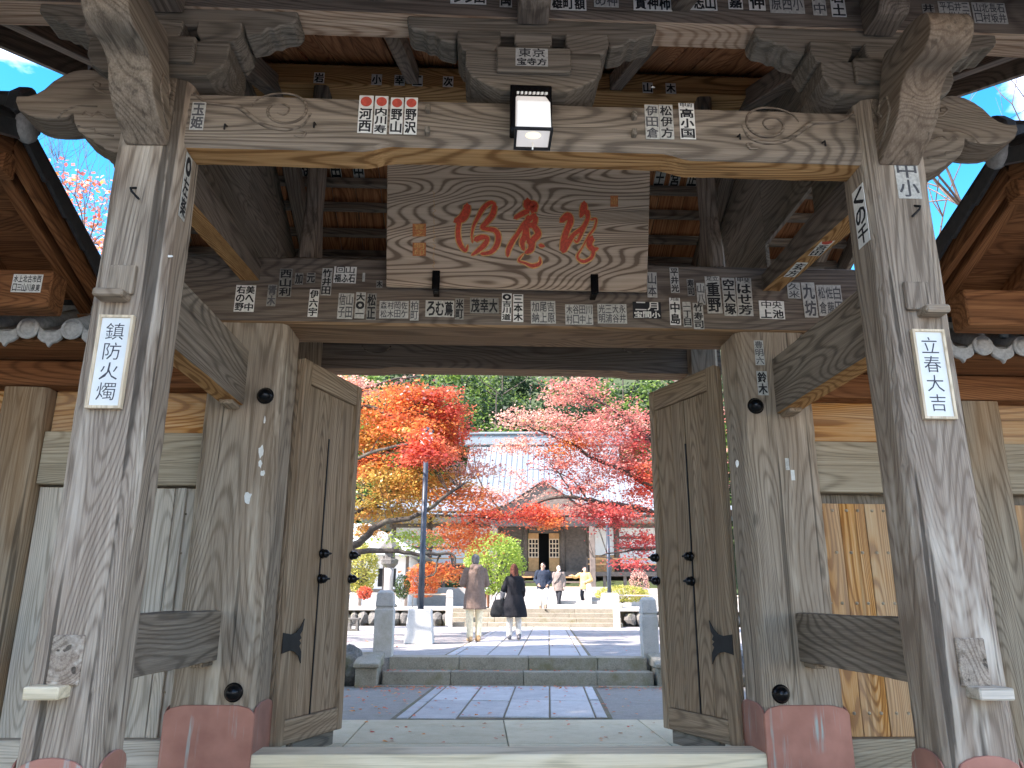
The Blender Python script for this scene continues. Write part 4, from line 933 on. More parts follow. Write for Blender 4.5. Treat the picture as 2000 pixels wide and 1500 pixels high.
def maple(label, base, limbs, pads, leaf=.036, bark='bark', group='maple trees in the court', name='maple_tree', twigs=True, cat='tree', pale=None):
    t = root(name, base, label, cat, group); m = MB(); pts = []
    for (ps, r0, r1) in limbs: pts += limb(m, ps, r0, r1)
    L, C = [], []; tw = MB()
    for (c, r, n, pal) in pads:
        sc, lp, ix = pad_points(c, r, n); L.append(lp); C.append(palcols(n, pal, ix))
        if twigs:
            for s in sc[::3]:
                s = Vector(s); near = min(pts, key=lambda q: (q-s).length_squared + (1.5 if q.z > s.z+.2 else 0))
                d = (s-near).length
                if d < 1.5:
                    mid = near.lerp(s, .55) + Vector((random.gauss(0,.08*d), random.gauss(0,.08*d), .06*d))
                    tw.tube([near, mid, s], [.007+.006*d, .005, .002], 4, cap=False)
    m.build('trunk', M[bark], t, 2, smooth=True)
    if tw.v:
        o = tw.build('twigs', M[bark], t, 2); o['kind'] = 'stuff'
    leafmesh('crown', np.concatenate(L), leaf, np.concatenate(C), t)
    return t
def PX(px, py, D): return aty(px, py, D)
def pad(px, py, D, rx, ry, n, pal, dr=1.0):
    c = aty(px, py, D); k = D/FPX; return (c, (rx*k, max(.5, (rx+ry)*.5*k)*dr, ry*k), n, pal)
D = 18.5
lb = atz(585, 1235, .34); lb = Vector((aty(585,1200,D).x, D, .33))
maple('spreading maple with orange and golden leaves left of the path behind the lamp post', lb,
  [([lb, PX(590,1120,D), PX(610,1030,D), PX(600,920,D), PX(620,820,D), PX(600,720,D)], .24, .09),
   ([PX(600,1100,D), PX(660,1078,D-.4), PX(700,1060,D-.6), PX(740,1025,D-.8), PX(800,1012,D-1), PX(850,985,D-1.2), PX(900,950,D-1.3)], .13, .03),
   ([PX(595,1090,D), PX(680,1080,D-.8), PX(760,1076,D-1), PX(820,1084,D-1.1), PX(880,1082,D-1.2), PX(890,1105,D-1.3)], .09, .018),
   ([PX(858,1083,D-1.1), PX(850,1115,D-1.2), PX(830,1128,D-1.1)], .025, .01), ([PX(880,1083,D-1.2), PX(884,1105,D-1.2), PX(905,1110,D-1.2)], .022, .008),
   ([PX(605,960,D), PX(660,930,D+.3), PX(700,905,D+.2), PX(745,885,D), PX(790,870,D-.2)], .10, .02),
   ([PX(610,880,D), PX(680,806,D-.4), PX(725,796,D-.6), PX(765,812,D-.8), PX(800,797,D-.9), PX(835,772,D-1)], .08, .015),
   ([PX(610,790,D), PX(700,765,D+.6), PX(760,745,D+.6), PX(820,735,D+.8)], .07, .02), ([PX(690,1000,D-.4), PX(760,975,D+.3), PX(820,960,D+.4)], .05, .015), ([PX(680,905,D), PX(740,880,D-2), PX(790,868,14.9), PX(850,878,14.5)], .05, .01)],
  [pad(700,748,D+.6,62,22,1300,'palepink'), pad(770,785,D-.4,80,38,3000,'orange'), pad(860,790,D-.8,42,48,1900,'redor'), pad(850,850,D-.6,55,45,2200,'orange'), pad(735,850,D,52,46,2300,'gold'), pad(890,835,D-.5,32,50,1300,'redor'),
   pad(830,888,D-1,60,22,1900,'redor'), pad(720,910,D-.3,45,25,1100,'orange'), pad(765,945,D-.5,80,40,2700,'olive'), pad(850,940,D-.3,75,38,2300,'gold'), pad(905,970,D-.6,60,25,1200,'orange'), pad(715,995,D,45,20,900,'olive'), pad(790,1000,D+.4,70,16,1000,'olive'),
   pad(900,1050,D+2,80,26,2100,'orange'), pad(860,1115,D-.2,55,22,900,'orange'), pad(715,1035,D+.5,30,18,500,'gold'), pad(930,905,D,40,38,700,'palepink'), pad(800,1060,D+1.2,60,20,700,'lime'), pad(790,830,D-.9,60,45,1400,'orange'), pad(832,876,14.5,48,24,1500,'redor'), pad(815,838,14.6,26,22,350,'orange'), pad(640,830,D,60,110,2600,'orange'), pad(590,760,D,70,60,1400,'palepink')], leaf=.042, pale='bark_p')
D = 21.5
rbp = Vector((aty(1345,1200,D).x, D, .33))
maple('tall maple with thin pinkish red leaves to the right in front of the hall', rbp,
  [([rbp, PX(1345,1120,D), PX(1330,1030,D), PX(1335,920,D), PX(1320,800,D), PX(1330,690,D)], .26, .08),
   ([PX(1335,1000,D), PX(1280,960,D-.3), PX(1230,925,D-.5), PX(1165,897,D-.8), PX(1105,862,D-1), PX(1040,838,D-1.1)], .11, .02),
   ([PX(1335,1040,D), PX(1270,1000,D-.4), PX(1195,985,D-.8), PX(1120,972,D-1.0), PX(1060,978,D-1.1), PX(985,1012,D-1.2), PX(930,1010,D-1.3)], .10, .015),
   ([PX(1330,900,D), PX(1260,850,D), PX(1200,800,D-.2), PX(1150,775,D-.3), PX(1110,745,D-.3)], .09, .02),
   ([PX(1120,972,D-1), PX(1095,930,D-1), PX(1075,905,D-1.1)], .03, .012), ([PX(1150,980,D-.9), PX(1120,940,D-.9), PX(1078,918,D-.8)], .03, .012), ([PX(985,1012,D-1.2), PX(935,935,D-1), PX(925,870,D-1)], .028, .012), ([PX(1330,1050,D), PX(1280,1070,D-.4), PX(1220,1075,D-.8), PX(1160,1088,D-1)], .06, .012)],
  [pad(1120,762,D-.3,62,28,1700,'pink'), pad(1040,815,D-1,62,24,1200,'palepink'), pad(1130,840,D-.8,80,32,2300,'pink'), pad(1215,820,D-.2,60,55,2600,'pink'), pad(1190,895,D-.6,75,42,2400,'pink'), pad(1080,905,D-.9,45,20,800,'pink'), pad(1250,955,D-.4,36,60,1900,'redor'), pad(1165,950,D-.8,45,22,800,'pink'), pad(1010,872,D-1,45,20,700,'palepink'),
   pad(955,965,D-1.1,55,20,800,'palepink'), pad(940,1002,D-1.2,60,15,1000,'redor'), pad(1040,1003,D-1.1,62,17,1700,'redor'), pad(1195,1000,D-.7,75,22,2300,'red'), pad(1075,1022,D-1.1,22,10,450,'orange'), pad(1245,1055,D-.5,36,34,1100,'red'), pad(1220,1098,D-.9,40,12,420,'red'), pad(1150,985,D-.8,60,14,800,'pink'), pad(1100,870,D-.8,55,20,800,'orange'), pad(1235,885,D-.3,34,40,1200,'red'), pad(1010,950,D-.9,50,30,420,'palepink'), pad(1100,940,D-.9,50,30,420,'pink'), pad(1360,850,D,70,130,2600,'pink')], leaf=.040, pale='bark_p')
def bush(name, label, c, r, n, pal, leaf=.03, stem=True, cat='shrub', group=None):
    t = root(name, (c[0], c[1], c[2]-r[2]), label, cat, group)
    d = RNG.normal(size=(n,3)); d /= np.linalg.norm(d, axis=1)[:,None]; rr = RNG.uniform(.35,1,n)**.35
    bumps = np.array([1+.14*noise.noise(Vector(q)*2.3+Vector(c)) + .12*noise.noise(Vector(q)*5.5) for q in d])
    P = np.array(c) + d*(rr*bumps)[:,None]*np.array(r); P = P[P[:,2] > c[2]-r[2]]
    m = MB()
    for k in range(6):
        a = k*1.05; m.tube([(c[0], c[1], c[2]-r[2]), (c[0]+.25*r[0]*math.cos(a), c[1]+.25*r[1]*math.sin(a), c[2]-.3*r[2]), (c[0]+.7*r[0]*math.cos(a), c[1]+.7*r[1]*math.sin(a), c[2]+.3*r[2])], [.03,.02,.008], 5)
    m.build('stems', M['bark'], t)['kind'] = 'stuff'
    leafmesh('foliage', P, leaf, palcols(len(P), pal), t, up=.4); return t
c = aty(965, 1100, 27); bush('maple_bush', 'rounded bright lime green maple bush beside the terrace stairs', c, (1.05,1.0,1.05), 8500, 'lime', .04, group=None)
c = aty(705, 1110, 24); bush('shrub', 'loose yellow green shrub left of the stone lantern', c, (.55,.6,.75), 3200, 'yellowgreen', .04)
c = aty(786, 1146, 27); bush('clipped_shrub', 'small dark green cone shaped clipped shrub by the lamp post', c, (.28,.28,.42), 1800, 'green', .025)
c = aty(825, 1135, 28); bush('shrub', 'low orange leaved shrub behind the lamp post', c, (.65,.5,.6), 2600, 'orange', .04)
c = aty(1215, 1160, 30); bush('hedge', 'low yellow green clipped hedge on the terrace before the hall', c, (1.1,.5,.32), 3600, 'yellowgreen', .035)
c = aty(1248, 1140, 31); bush('shrub', 'grey brown bare looking shrub by the hedge', c, (.4,.4,.6), 900, 'palepink', .03)
c = aty(712, 1158, 20.5); bush('shrub', 'small ball of bright red leaves above the rocks', c, (.20,.2,.17), 900, 'redor', .022)

def grow(m, tips, p, d, L, r, lev, spread=.55, grav=.05, n=5):
    q = p; dirs = d.copy(); pts = [p]; seg = 3
    for i in range(seg):
        dirs = (dirs + Vector((random.gauss(0,.13), random.gauss(0,.13), random.gauss(0,.10)+grav))).normalized(); q = q + dirs*(L/seg); pts.append(q)
    m.tube(pts, [r*(1-.42*i/seg) for i in range(seg+1)], n if lev > 2 else 3, cap=False)
    if lev == 0: tips.append(q); return
    if lev <= 2: tips.append(pts[2])
    for k in range(3 if random.random() < .55 else 2):
        ax = dirs.orthogonal().normalized(); ax.rotate(Matrix.Rotation(random.uniform(0, 6.28), 3, dirs))
        nd = (dirs + ax*random.uniform(.35, 1.0)*spread*1.5).normalized()
        grow(m, tips, q if k else pts[-1], nd, L*random.uniform(.66,.86), r*.58, lev-1, spread, grav, n)
def grown_tree(name, label, base, h, lev, pal, nleaf, leaf, bark, group=None, spread=.55, spray=.3, keep=None, r=.14, first=.28, lean=(0,0)):
    t = root(name, base, label, 'tree', group); m = MB(); tips = []
    grow(m, tips, Vector(base), Vector((lean[0], lean[1], 1)).normalized(), h*first, r, lev, spread)
    if not isinstance(pal, list): pal = [pal]
    m.build('trunk', M[bark], t, 2)
    T = np.array([tuple(p) for p in tips])
    if keep: T = T[[keep(p) for p in T]]
    if len(T) and nleaf:
        i = RNG.integers(0, len(T), nleaf); P = T[i] + RNG.normal(size=(nleaf,3))*np.array([spray, spray, spray*.5])
        cc = np.concatenate([palcols(nleaf//len(pal)+1, p) for p in pal])[:nleaf]
        leafmesh('crown', P, leaf, cc, t)
    return t
st = random.getstate()
random.seed(21)
b = aty(130, 700, 12.5); grown_tree('maple_tree', 'sparse maple with coral orange leaves rising behind the shelter roof beside the grey plank wall', (b.x, 12.5, -.02), 10.6, 7, ['orange','palepink','pink'], 5200, .05, 'bark_m', 'maples beyond the wing walls', .42, .20, keep=lambda p: p[2] < 8.4, r=.13)
b = aty(1960, 700, 12.5); grown_tree('maple_tree', 'nearly bare maple with pale twigs rising behind the shelter roof beside the orange plank door', (b.x, 12.5, -.02), 13.2, 7, ['pink','red','palepink'], 3400, .045, 'bark_m', 'maples beyond the wing walls', .5, .16, keep=lambda p: p[2] < 7.8, r=.15)
b = aty(1790, 700, 13.5); grown_tree('maple_tree', 'slim maple with bare pale branches and red lower leaves close to the orange plank door', (b.x, 13.5, -.02), 11.8, 7, ['pink','red'], 3200, .05, 'bark_m', 'maples beyond the wing walls', .5, .18, keep=lambda p: p[2] < 8.0, r=.12)
b = aty(0, 790, 9.5); c = Vector((b.x-.4, 9.5, b.z)); bush('shrub', 'orange red leaved shrub behind the far end of the grey plank wall', (c.x, c.y, 1.9), (.9,.7,1.5), 5200, 'orange', .04)
b = aty(1985, 800, 9.5); bush('shrub', 'coral red leaved shrub behind the far end of the orange plank wall', (b.x+.3, 9.5, 2.0), (.9,.7,1.6), 5200, 'pink', .04)
# unseen evergreens added left of the approach to block sun from the gate
for k, (x, y) in enumerate(((-10.6,-7.2),(-10.8,-2.8),(-10.9,1.8),(-11.6,6.2))):
    t = root('added_shade_tree', (x, y, -.36), ['broad old evergreen tree farthest down the approach', 'tall evergreen tree with heavy crown on the approach', 'tall dark evergreen tree abreast of the camera path and short of the gate', 'evergreen tree beside the shelter of the grey plank wall'][k], 'tree', 'evergreens along the approach')
    m = MB(); limb(m, [(x,y,-.36),(x+.2,y,5),(x,y+.2,11),(x,y,18)], .5, .08, 10); m.build('trunk', M['bark'], t, 2, smooth=True)
    n = 4600; d = RNG.normal(size=(n,3)); d /= np.linalg.norm(d, axis=1)[:,None]; rr = RNG.uniform(.05,1,n)**.4
    bm_ = np.array([1+.22*noise.noise(Vector(q)*2.6+Vector((k*3,0,0))) for q in d])
    P = np.array([x, y, 9.6]) + d*(rr*bm_)[:,None]*np.array([2.9,2.9,9.2])
    leafmesh('crown', P, .30, palcols(n, 'green'), t)

# ------------------------------------------------------------------ wooded hillside behind the hall
h = MB(); NX, NY = 46, 26; vs = []
def hz(x, y): return .84 + max(0, y-54)*.62 + 2.2*noise.noise(Vector((x*.05, y*.05, 3)))*min(1, max(0, (y-54)/12)) - max(0, y-110)*.2
for j in range(NY):
    for i in range(NX):
        x = -150+300*i/(NX-1); y = 52+130*j/(NY-1); vs.append((x, y, hz(x, y)))
h.add(vs, [(j*NX+i, j*NX+i+1, (j+1)*NX+i+1, (j+1)*NX+i) for j in range(NY-1) for i in range(NX-1)]); M['slope'] = stone('leafy_slope', (.03,.045,.02), (.06,.085,.035), (.10,.12,.05), .05, None, 60, .95, .6); struct(h.build('hillside', M['slope'], smooth=True))
FT = []
adj = ['dark evergreen forest tree on the slope behind the hall', 'fresh green forest tree on the slope behind the hall', 'pale stemmed thin forest tree on the slope behind the hall']
for k in range(45):
    row = k % 3; x = -24 + (k//3)*3.6 + random.uniform(-1.2,1.2) + row*1.5; y = 57 + row*7 + random.uniform(-1.5,1.5)
    hh = random.uniform(12,17); kind = random.choice((0,0,0,1,2)) if row else random.choice((1,0,2,0))
    z0 = hz(x, y)-.2; t = root('forest_tree', (x, y, z0), adj[kind], 'tree', ['dark evergreens on the slope','fresh green trees on the slope','pale stemmed trees on the slope'][kind])
    m = MB(); limb(m, [(x,y,z0),(x+.2,y,z0+hh*.35),(x-.1,y,z0+hh*.7),(x,y,z0+hh)], .20, .04, 6)
    for a in range(7):
        an = random.uniform(0,6.28); zz_ = z0+hh*random.uniform(.35,.8); L = hh*.2
        m.tube([(x,y,zz_),(x+L*.6*math.cos(an),y+L*.6*math.sin(an),zz_+L*.4),(x+L*math.cos(an),y+L*math.sin(an),zz_+L*.9)], [.07,.045,.015], 5, cap=False)
    m.build('trunk', M['bark_p'] if kind == 2 else M['bark'], t, 2)
    n = (3600, 3200, 1500)[kind]; pal = ('dgreen','mgreen','mgreen')[kind]
    cl = RNG.normal(size=(26,3)); cl /= np.linalg.norm(cl, axis=1)[:,None]; cl = np.array([x,y,z0+hh*.56]) + cl*np.array([hh*.26,hh*.26,hh*.42])*RNG.uniform(.4,1,26)[:,None]
    i = RNG.integers(0, 26, n); P = cl[i] + RNG.normal(size=(n,3))*np.array([.75,.75,.5])
    leafmesh('crown', P, .2, palcols(n, pal), t)
random.setstate(st)

# ------------------------------------------------------------------ the main hall
HC = path_pt(-.25, 42, .86)
hall = root('temple_hall', HC, 'large temple hall with pale copper roof, grey timbers and lattice doors up the steps', 'building', rotz=-PA)
FL = 1.72                                                    # floor above terrace
MB().box(-9.2, 9.2, -1.2, 9, 0, .9).build('stone_base', M['terrace'], hall)
MB().box(-8.6, 8.6, -1.0, 8.6, FL-.22, FL).build('veranda', M['hallwood'], hall)
for x in np.arange(-8.4, 8.5, 1.05): MB().box(x-.08, x+.08, -.9, -.74, .9, FL-.222).build('veranda_post', M['hallwood'], hall)
for k in range(6): MB().box(-2.0, 2.0, -2.9+k*.32, -2.9+k*.32+.42, .1+k*.26, .18+k*.26).build('stair_tread', M['hallwarm'] if k % 2 else M['hallwood'], hall)
for x in (-2.1, 2.1): MB().beam((x, -2.9, .1), (x, -.9, FL-.1), .12, .3).build('stair_string', M['hallwood'], hall)
cols = [-8.2, -6.2, -3.9, -2.45, -1.0, 1.0, 2.45, 3.9, 6.2, 8.2]
for x in cols: MB().lathe([(.15,0),(.145,2.9)], (x, 0, FL), 12).build('column', M['hallwood'], hall, 2, smooth=True)
for x in (-2.45, -1.0, 1.0, 2.45)[::3]: MB().box(x-.14, x+.14, -2.7, -2.42, .02, 3.9).build('porch_post', M['hallwood'], hall, 2, bevel=.02)
MB().box(-8.4, 8.4, -.12, .12, FL+2.35, FL+2.55).build('head_rail', M['hallwood'], hall); MB().box(-8.4, 8.4, -.14, .14, FL+2.9, FL+3.15).build('wall_plate', M['hallwood'], hall)
MB().box(-2.7, 2.7, -2.66, -2.44, 3.9, 4.15).build('porch_beam', M['hallwood'], hall)
for i, (a, b) in enumerate(zip(cols, cols[1:])):
    a, b = a+.15, b-.15
    MB().box(a, b, .03, .09, FL+2.552, FL+2.898).build('transom_panel', M['plaster'] if i not in (4,) else M['hallwood'], hall)
    if i == 4:
        for s in (-1, 1):
            x0, x1 = sorted((s*.28, s*.83)); dr = MB().box(x0, x1, .0, .04, FL+.05, FL+.75).build('lattice_door', M['hallwarm'], hall)
            MB().box(x0+.02, x1-.02, .03, .045, FL+.752, FL+1.72).build('dark_pane', M['darkvoid'], dr)
            for q in range(5):
                z = FL+.76+q*.235; MB().box(x0, x1, -.005, .028, z, z+.05).build('lattice_bar', M['hallwarm'] if False else M['frame'], dr)
            for q in range(4):
                x = x0 + (x1-x0-.05)*q/3; MB().box(x, x+.05, -.008, .025, FL+.752, FL+1.75).build('lattice_bar', M['frame'], dr)
            MB().box(x0, x1, .0, .04, FL+1.752, FL+2.05).build('door_head', M['hallwarm'], dr)
        MB().box(-.8, .8, .05, .10, FL+2.06, FL+2.33).build('head_panel', M['hallwood'], hall)
        MB().box(-.84, .84, .9, 1.0, FL, FL+2.1).build('dark_interior', M['darkvoid'], hall)
    elif i in (3, 5):
        MB().box(a, b, .02, .08, FL+.02, FL+2.34).build('board_wall', M['hallwood'], hall)
        for z in np.arange(FL+.2, FL+2.3, .2): MB().box(a, b, -.005, .02, z, z+.035).build('wall_batten', M['hallwood'], hall)
    elif i in (2, 6):
        MB().box(a, b, .02, .08, FL+.9, FL+2.34).build('plaster_panel', M['plaster'], hall); MB().box(a, b, .02, .08, FL+.02, FL+.88).build('dado', M['hallwarm'], hall)
    else:
        MB().box(a, b, .02, .08, FL+.45, FL+2.34).build('plaster_panel', M['plaster'], hall); MB().box(a, b, .02, .08, FL+.02, FL+.44).build('dado', M['hallwood'], hall)
        for z in (FL+1.2, FL+1.75): MB().box(a, b, -.01, .02, z, z+.14).build('wall_rail', M['hallwood'], hall)
for x0, x1 in ((-8.6,-2.2),(2.2,8.6)):
    for z in (.35, .62): MB().box(x0, x1, -.95, -.89, FL+z, FL+z+.07).build('railing', M['hallwarm'], hall)
    for x in np.linspace(x0+.05, x1-.05, 6): MB().box(x-.04, x+.04, -.96, -.88, FL, FL+.75).build('railing_post', M['hallwood'], hall)
# hipped-and-gabled roof with a gentle sweep, standing seams, ridge and front gablet
def roofz(t): return 4.45 + 5.05*(t**1.28)                  # t 0 at the eave, 1 at the ridge
EV = 2.7; RY = 4.3; EX = 11.2; RX = 4.5
nt = 14; R = MB(); rows = []
for s in (-1, 1):
    for i in range(nt+1):
        t = i/nt; y = RY + s*(RY+EV)*(1-t); hx = RX + (EX-RX)*max(0, 1-t/.62); lift = .45*(1-t)**3
        rows.append([(x, y, roofz(t) + lift*(abs(x)/EX)**3) for x in np.linspace(-hx, hx, 25)])
nr = 25
for k, blk in enumerate((rows[:nt+1], rows[nt+1:])):
    vs = [p for r_ in blk for p in r_]; fs = [(i*nr+j, i*nr+j+1, (i+1)*nr+j+1, (i+1)*nr+j) for i in range(nt) for j in range(nr-1)]
    R.add(vs, fs if k == 0 else [f[::-1] for f in fs])
F_r, B_r = rows[:nt+1], rows[nt+1:]
for side in (0, -1):
    for i in range(nt):
        a, b, c2, d2 = F_r[i][side], F_r[i+1][side], B_r[i+1][side], B_r[i][side]
        R.add([a, b, c2, d2], [(0,1,2,3) if side == 0 else (3,2,1,0)])
rfo = R.build('roof', M['copperroof'], hall, smooth=False)
sm = MB()
for j in range(1, 70):
    fx = -1 + 2*j/70
    P = []
    for i in range(nt+1):
        t = i/nt; x = fx*EX
        if abs(x) > RX + (EX-RX)*max(0, 1-t/.62): break
        y = RY - (RY+EV)*(1-t); P.append((x, y, roofz(t) + .45*(1-t)**3*(abs(x)/EX)**3 + .02))
    if len(P) > 1: sm.tube(P, .03, 4, cap=False)
sm.build('roof_seams', M['copperroof'], rfo)['kind'] = 'stuff'
MB().box(-RX-.4, RX+.4, RY-.3, RY+.3, roofz(1)-.1, roofz(1)+.55).build('ridge', M['copperroof'], rfo, bevel=.05); MB().box(-RX-.6, RX+.6, RY-.42, RY+.42, roofz(1)+.552, roofz(1)+.72).build('ridge_cap', M['copperroof'], rfo, bevel=.05)
for s in (-1, 1): MB().prism([(RY-.45, roofz(1)),(RY+.45, roofz(1)),(RY+.35, roofz(1)+.95),(RY, roofz(1)+1.15),(RY-.35, roofz(1)+.95)], 'x', s*(RX+.62)-.1, s*(RX+.62)+.1).build('ridge_end', M['copperroof'], rfo, bevel=.04)
# eaves: soffit, rafters
MB().box(-10.4, 10.4, -2.45, .0, FL+2.95, FL+3.0).build('soffit', M['darkvoid'] if False else M['hallwood'], hall)
for x in np.linspace(-10.3, 10.3, 60): MB().beam((x, -2.65, 4.44), (x, .1, FL+3.3), .09, .12).build('rafter', M['hallwood'], hall)
# gablet over the porch
gp = MB().prism([(-2.9,4.55),(-1.6,5.05),(-.6,5.75),(0,6.15),(.6,5.75),(1.6,5.05),(2.9,4.55),(2.9,4.42),(-2.9,4.42)], 'y', -2.95, -2.8).build('porch_gable', M['hallwood'], hall)
for s in (-1, 1):
    P = [(0,6.3),(s*.7,5.85),(s*1.7,5.18),(s*3.1,4.66)]
    for (x0, z0), (x1, z1) in zip(P, P[1:]): MB().add([(x0,-3.15,z0),(x1,-3.15,z1),(x1,.3,z1),(x0,.3,z0),(x0,-3.15,z0-.14),(x1,-3.15,z1-.14),(x1,.3,z1-.14),(x0,.3,z0-.14)], [(0,1,2,3),(7,6,5,4),(4,5,1,0),(5,6,2,1),(6,7,3,2),(7,4,0,3)] if s > 0 else [(3,2,1,0),(4,5,6,7),(0,1,5,4),(1,2,6,5),(2,3,7,6),(3,0,4,7)]).build('porch_roof', M['copperroof'], gp)

# low building at the far left of the court
bl_ = aty(660, 1160, 36)
ann = root('annex_building', (bl_.x, 37.5, .86), 'low white walled annex with grey green hipped roof left of the hall', 'building')
X0, X1 = aty(560,1100,36).x, aty(800,1100,36).x; Y0 = 36
MB().box(X0, X1, Y0, Y0+5, .86, 3.1).build('wall', M['plaster'], ann)
for x in np.linspace(X0+.3, X1-.1, 6): MB().box(x-.07, x+.07, Y0-.03, Y0-.002, .86, 3.1).build('wall_post', M['hallwood'], ann)
for i, x in enumerate(np.linspace(X0+.9, X1-1.0, 4)):
    w = MB().box(x-.4, x+.4, Y0-.025, Y0-.003, 1.7, 2.5).build('window', M['darkvoid'], ann); MB().box(x-.02, x+.02, Y0-.04, Y0-.027, 1.7, 2.5).build('mullion', M['hallwood'], w)
MB().box(X0, X1, Y0-.04, Y0-.032, 1.45, 1.6).build('wall_rail', M['hallwood'], ann)
zc = 3.05; m = MB(); m.add([(X0-.8,Y0-.9,zc),(X1+.8,Y0-.9,zc),(X1+.8,Y0+5.9,zc),(X0-.8,Y0+5.9,zc),(X0+2.3,Y0+2.5,4.75),(X1-2.3,Y0+2.5,4.75)], [(0,1,5,4),(1,2,5),(2,3,4,5),(3,0,4),(3,2,1,0)])
M['annexroof'] = plain('grey_green_roof', (.30,.33,.31), .7, 0, .15, 4); m.build('roof', M['annexroof'], ann)

# ------------------------------------------------------------------ stonework and fittings of the court
def stone_post(px0, px1, ytop, Y, zb, label, cap=True):
    a, b = aty(px0, 1250, Y).x, aty(px1, 1250, Y).x; zt = aty((px0+px1)/2, ytop, Y).z; cx = (a+b)/2; w = (b-a)/2
    r = root('stone_post', (cx, Y+w, zb), label, 'post', 'granite posts of the court')
    MB().box(cx-w, cx+w, Y, Y+2*w, zb, zt-.27).build('shaft', M['granite'], r, 2, bevel=.014, seg=2)
    MB().box(cx-w*.90, cx+w*.90, Y+.015, Y+2*w-.015, zt-.27, zt-.235).build('neck', M['granite'], r)
    m = MB(); w2 = w*1.0; m.add([(cx-w2,Y,zt-.235),(cx+w2,Y,zt-.235),(cx+w2,Y+2*w,zt-.235),(cx-w2,Y+2*w,zt-.235),(cx-w2*.86,Y+.02,zt-.04),(cx+w2*.86,Y+.02,zt-.04),(cx+w2*.86,Y+2*w-.02,zt-.04),(cx-w2*.86,Y+2*w-.02,zt-.04),(cx-w2*.55,Y+w*.5,zt),(cx+w2*.55,Y+w*.5,zt),(cx+w2*.55,Y+w*1.5,zt),(cx-w2*.55,Y+w*1.5,zt)],
      [(3,2,1,0),(0,1,5,4),(1,2,6,5),(2,3,7,6),(3,0,4,7),(4,5,9,8),(5,6,10,9),(6,7,11,10),(7,4,8,11),(8,9,10,11)]); m.build('cap', M['granite'], r, 2, bevel=.008)
    return r
stone_post(729, 766, 1152, 11.82, .33, 'squat granite post with capped top beside the orange maple at the court steps')
stone_post(1256, 1287, 1166, 11.80, .33, 'squat granite post with capped top at the court steps close to the red maple')
stone_post(869, 883, 1152, 24.9, .33, 'slim granite post at the foot of the terrace stairs beside the lime bush')
stone_post(1201, 1213, 1160, 24.6, .33, 'slim granite post at the foot of the terrace stairs near the small lamp post')
stone_post(1148, 1158, 1140, 31.5, .86, 'thin granite post on the terrace at the edge of the hall steps')
for px in (775, 815): stone_post(px, px+10, 1165, 26.9, .86, ['white granite fence post on the terrace close to the clipped cone shrub','white granite fence post on the terrace behind the lamp pole'][px > 800])
# low stone cheeks at the ends of the steps
for (x0, x1, nm) in ((-1.70,-1.40,'low stone cheek block with sloping cap beside the boulders'),(2.49,2.80,'low stone cheek block with sloping cap behind the door leaf')):
    r = root('cheek_stone', ((x0+x1)/2, 11.5, -.01), nm, 'stone block')
    MB().box(x0, x1, 11.25, 11.79, -.02, .24).build('block', M['step'], r, bevel=.012); MB().add([(x0-.03,11.21,.242),(x1+.03,11.21,.242),(x1+.03,11.79,.242),(x0-.03,11.79,.242),(x0-.03,11.21,.30),(x1+.03,11.21,.30),(x1+.03,11.79,.42),(x0-.03,11.79,.42)], [(3,2,1,0),(4,5,6,7),(0,1,5,4),(1,2,6,5),(2,3,7,6),(3,0,4,7)]).build('cap', M['step'], r, bevel=.012)
def boulder(c, r, label, seed, group='rocks in the court'):
    bm = bmesh.new(); bmesh.ops.create_icosphere(bm, subdivisions=3, radius=1)
    for v in bm.verts:
        d = v.co.normalized(); f = 1 + .28*noise.noise(d*1.6+Vector((seed*7.1,0,0))) + .10*noise.noise(d*4.5+Vector((0,seed,0)))
        q = Vector((d.x*r[0], d.y*r[1], d.z*r[2]))*f; q.z = max(q.z, -r[2]*.75); v.co = q
    me = bpy.data.meshes.new('boulder'); bm.to_mesh(me); bm.free(); finish(me, 0)
    o = link_mesh('boulder', me, M['rock'], None, (c[0], c[1], c[2]+r[2]*.75)); return props(o, label, 'rock', group)
for i, (x, y, z, r, l) in enumerate(((-1.86,11.62,-.02,(.24,.22,.30),'rounded grey boulder topping the bank beside the granite post'),(-2.15,11.45,-.02,(.3,.26,.2),'flat boulder at the foot of the bank'),(-2.6,11.6,-.02,(.32,.26,.34),'large boulder in the bank behind the door leaf'),(-3.2,11.55,-.02,(.36,.28,.30),'broad boulder farther along the bank'),(3.2,11.6,-.02,(.34,.28,.32),'big boulder in the bank behind the other door leaf'),(3.85,11.55,-.02,(.36,.3,.28),'low boulder farther along the bank towards the red maple'))): boulder((x,y,z), r, l, i+1)
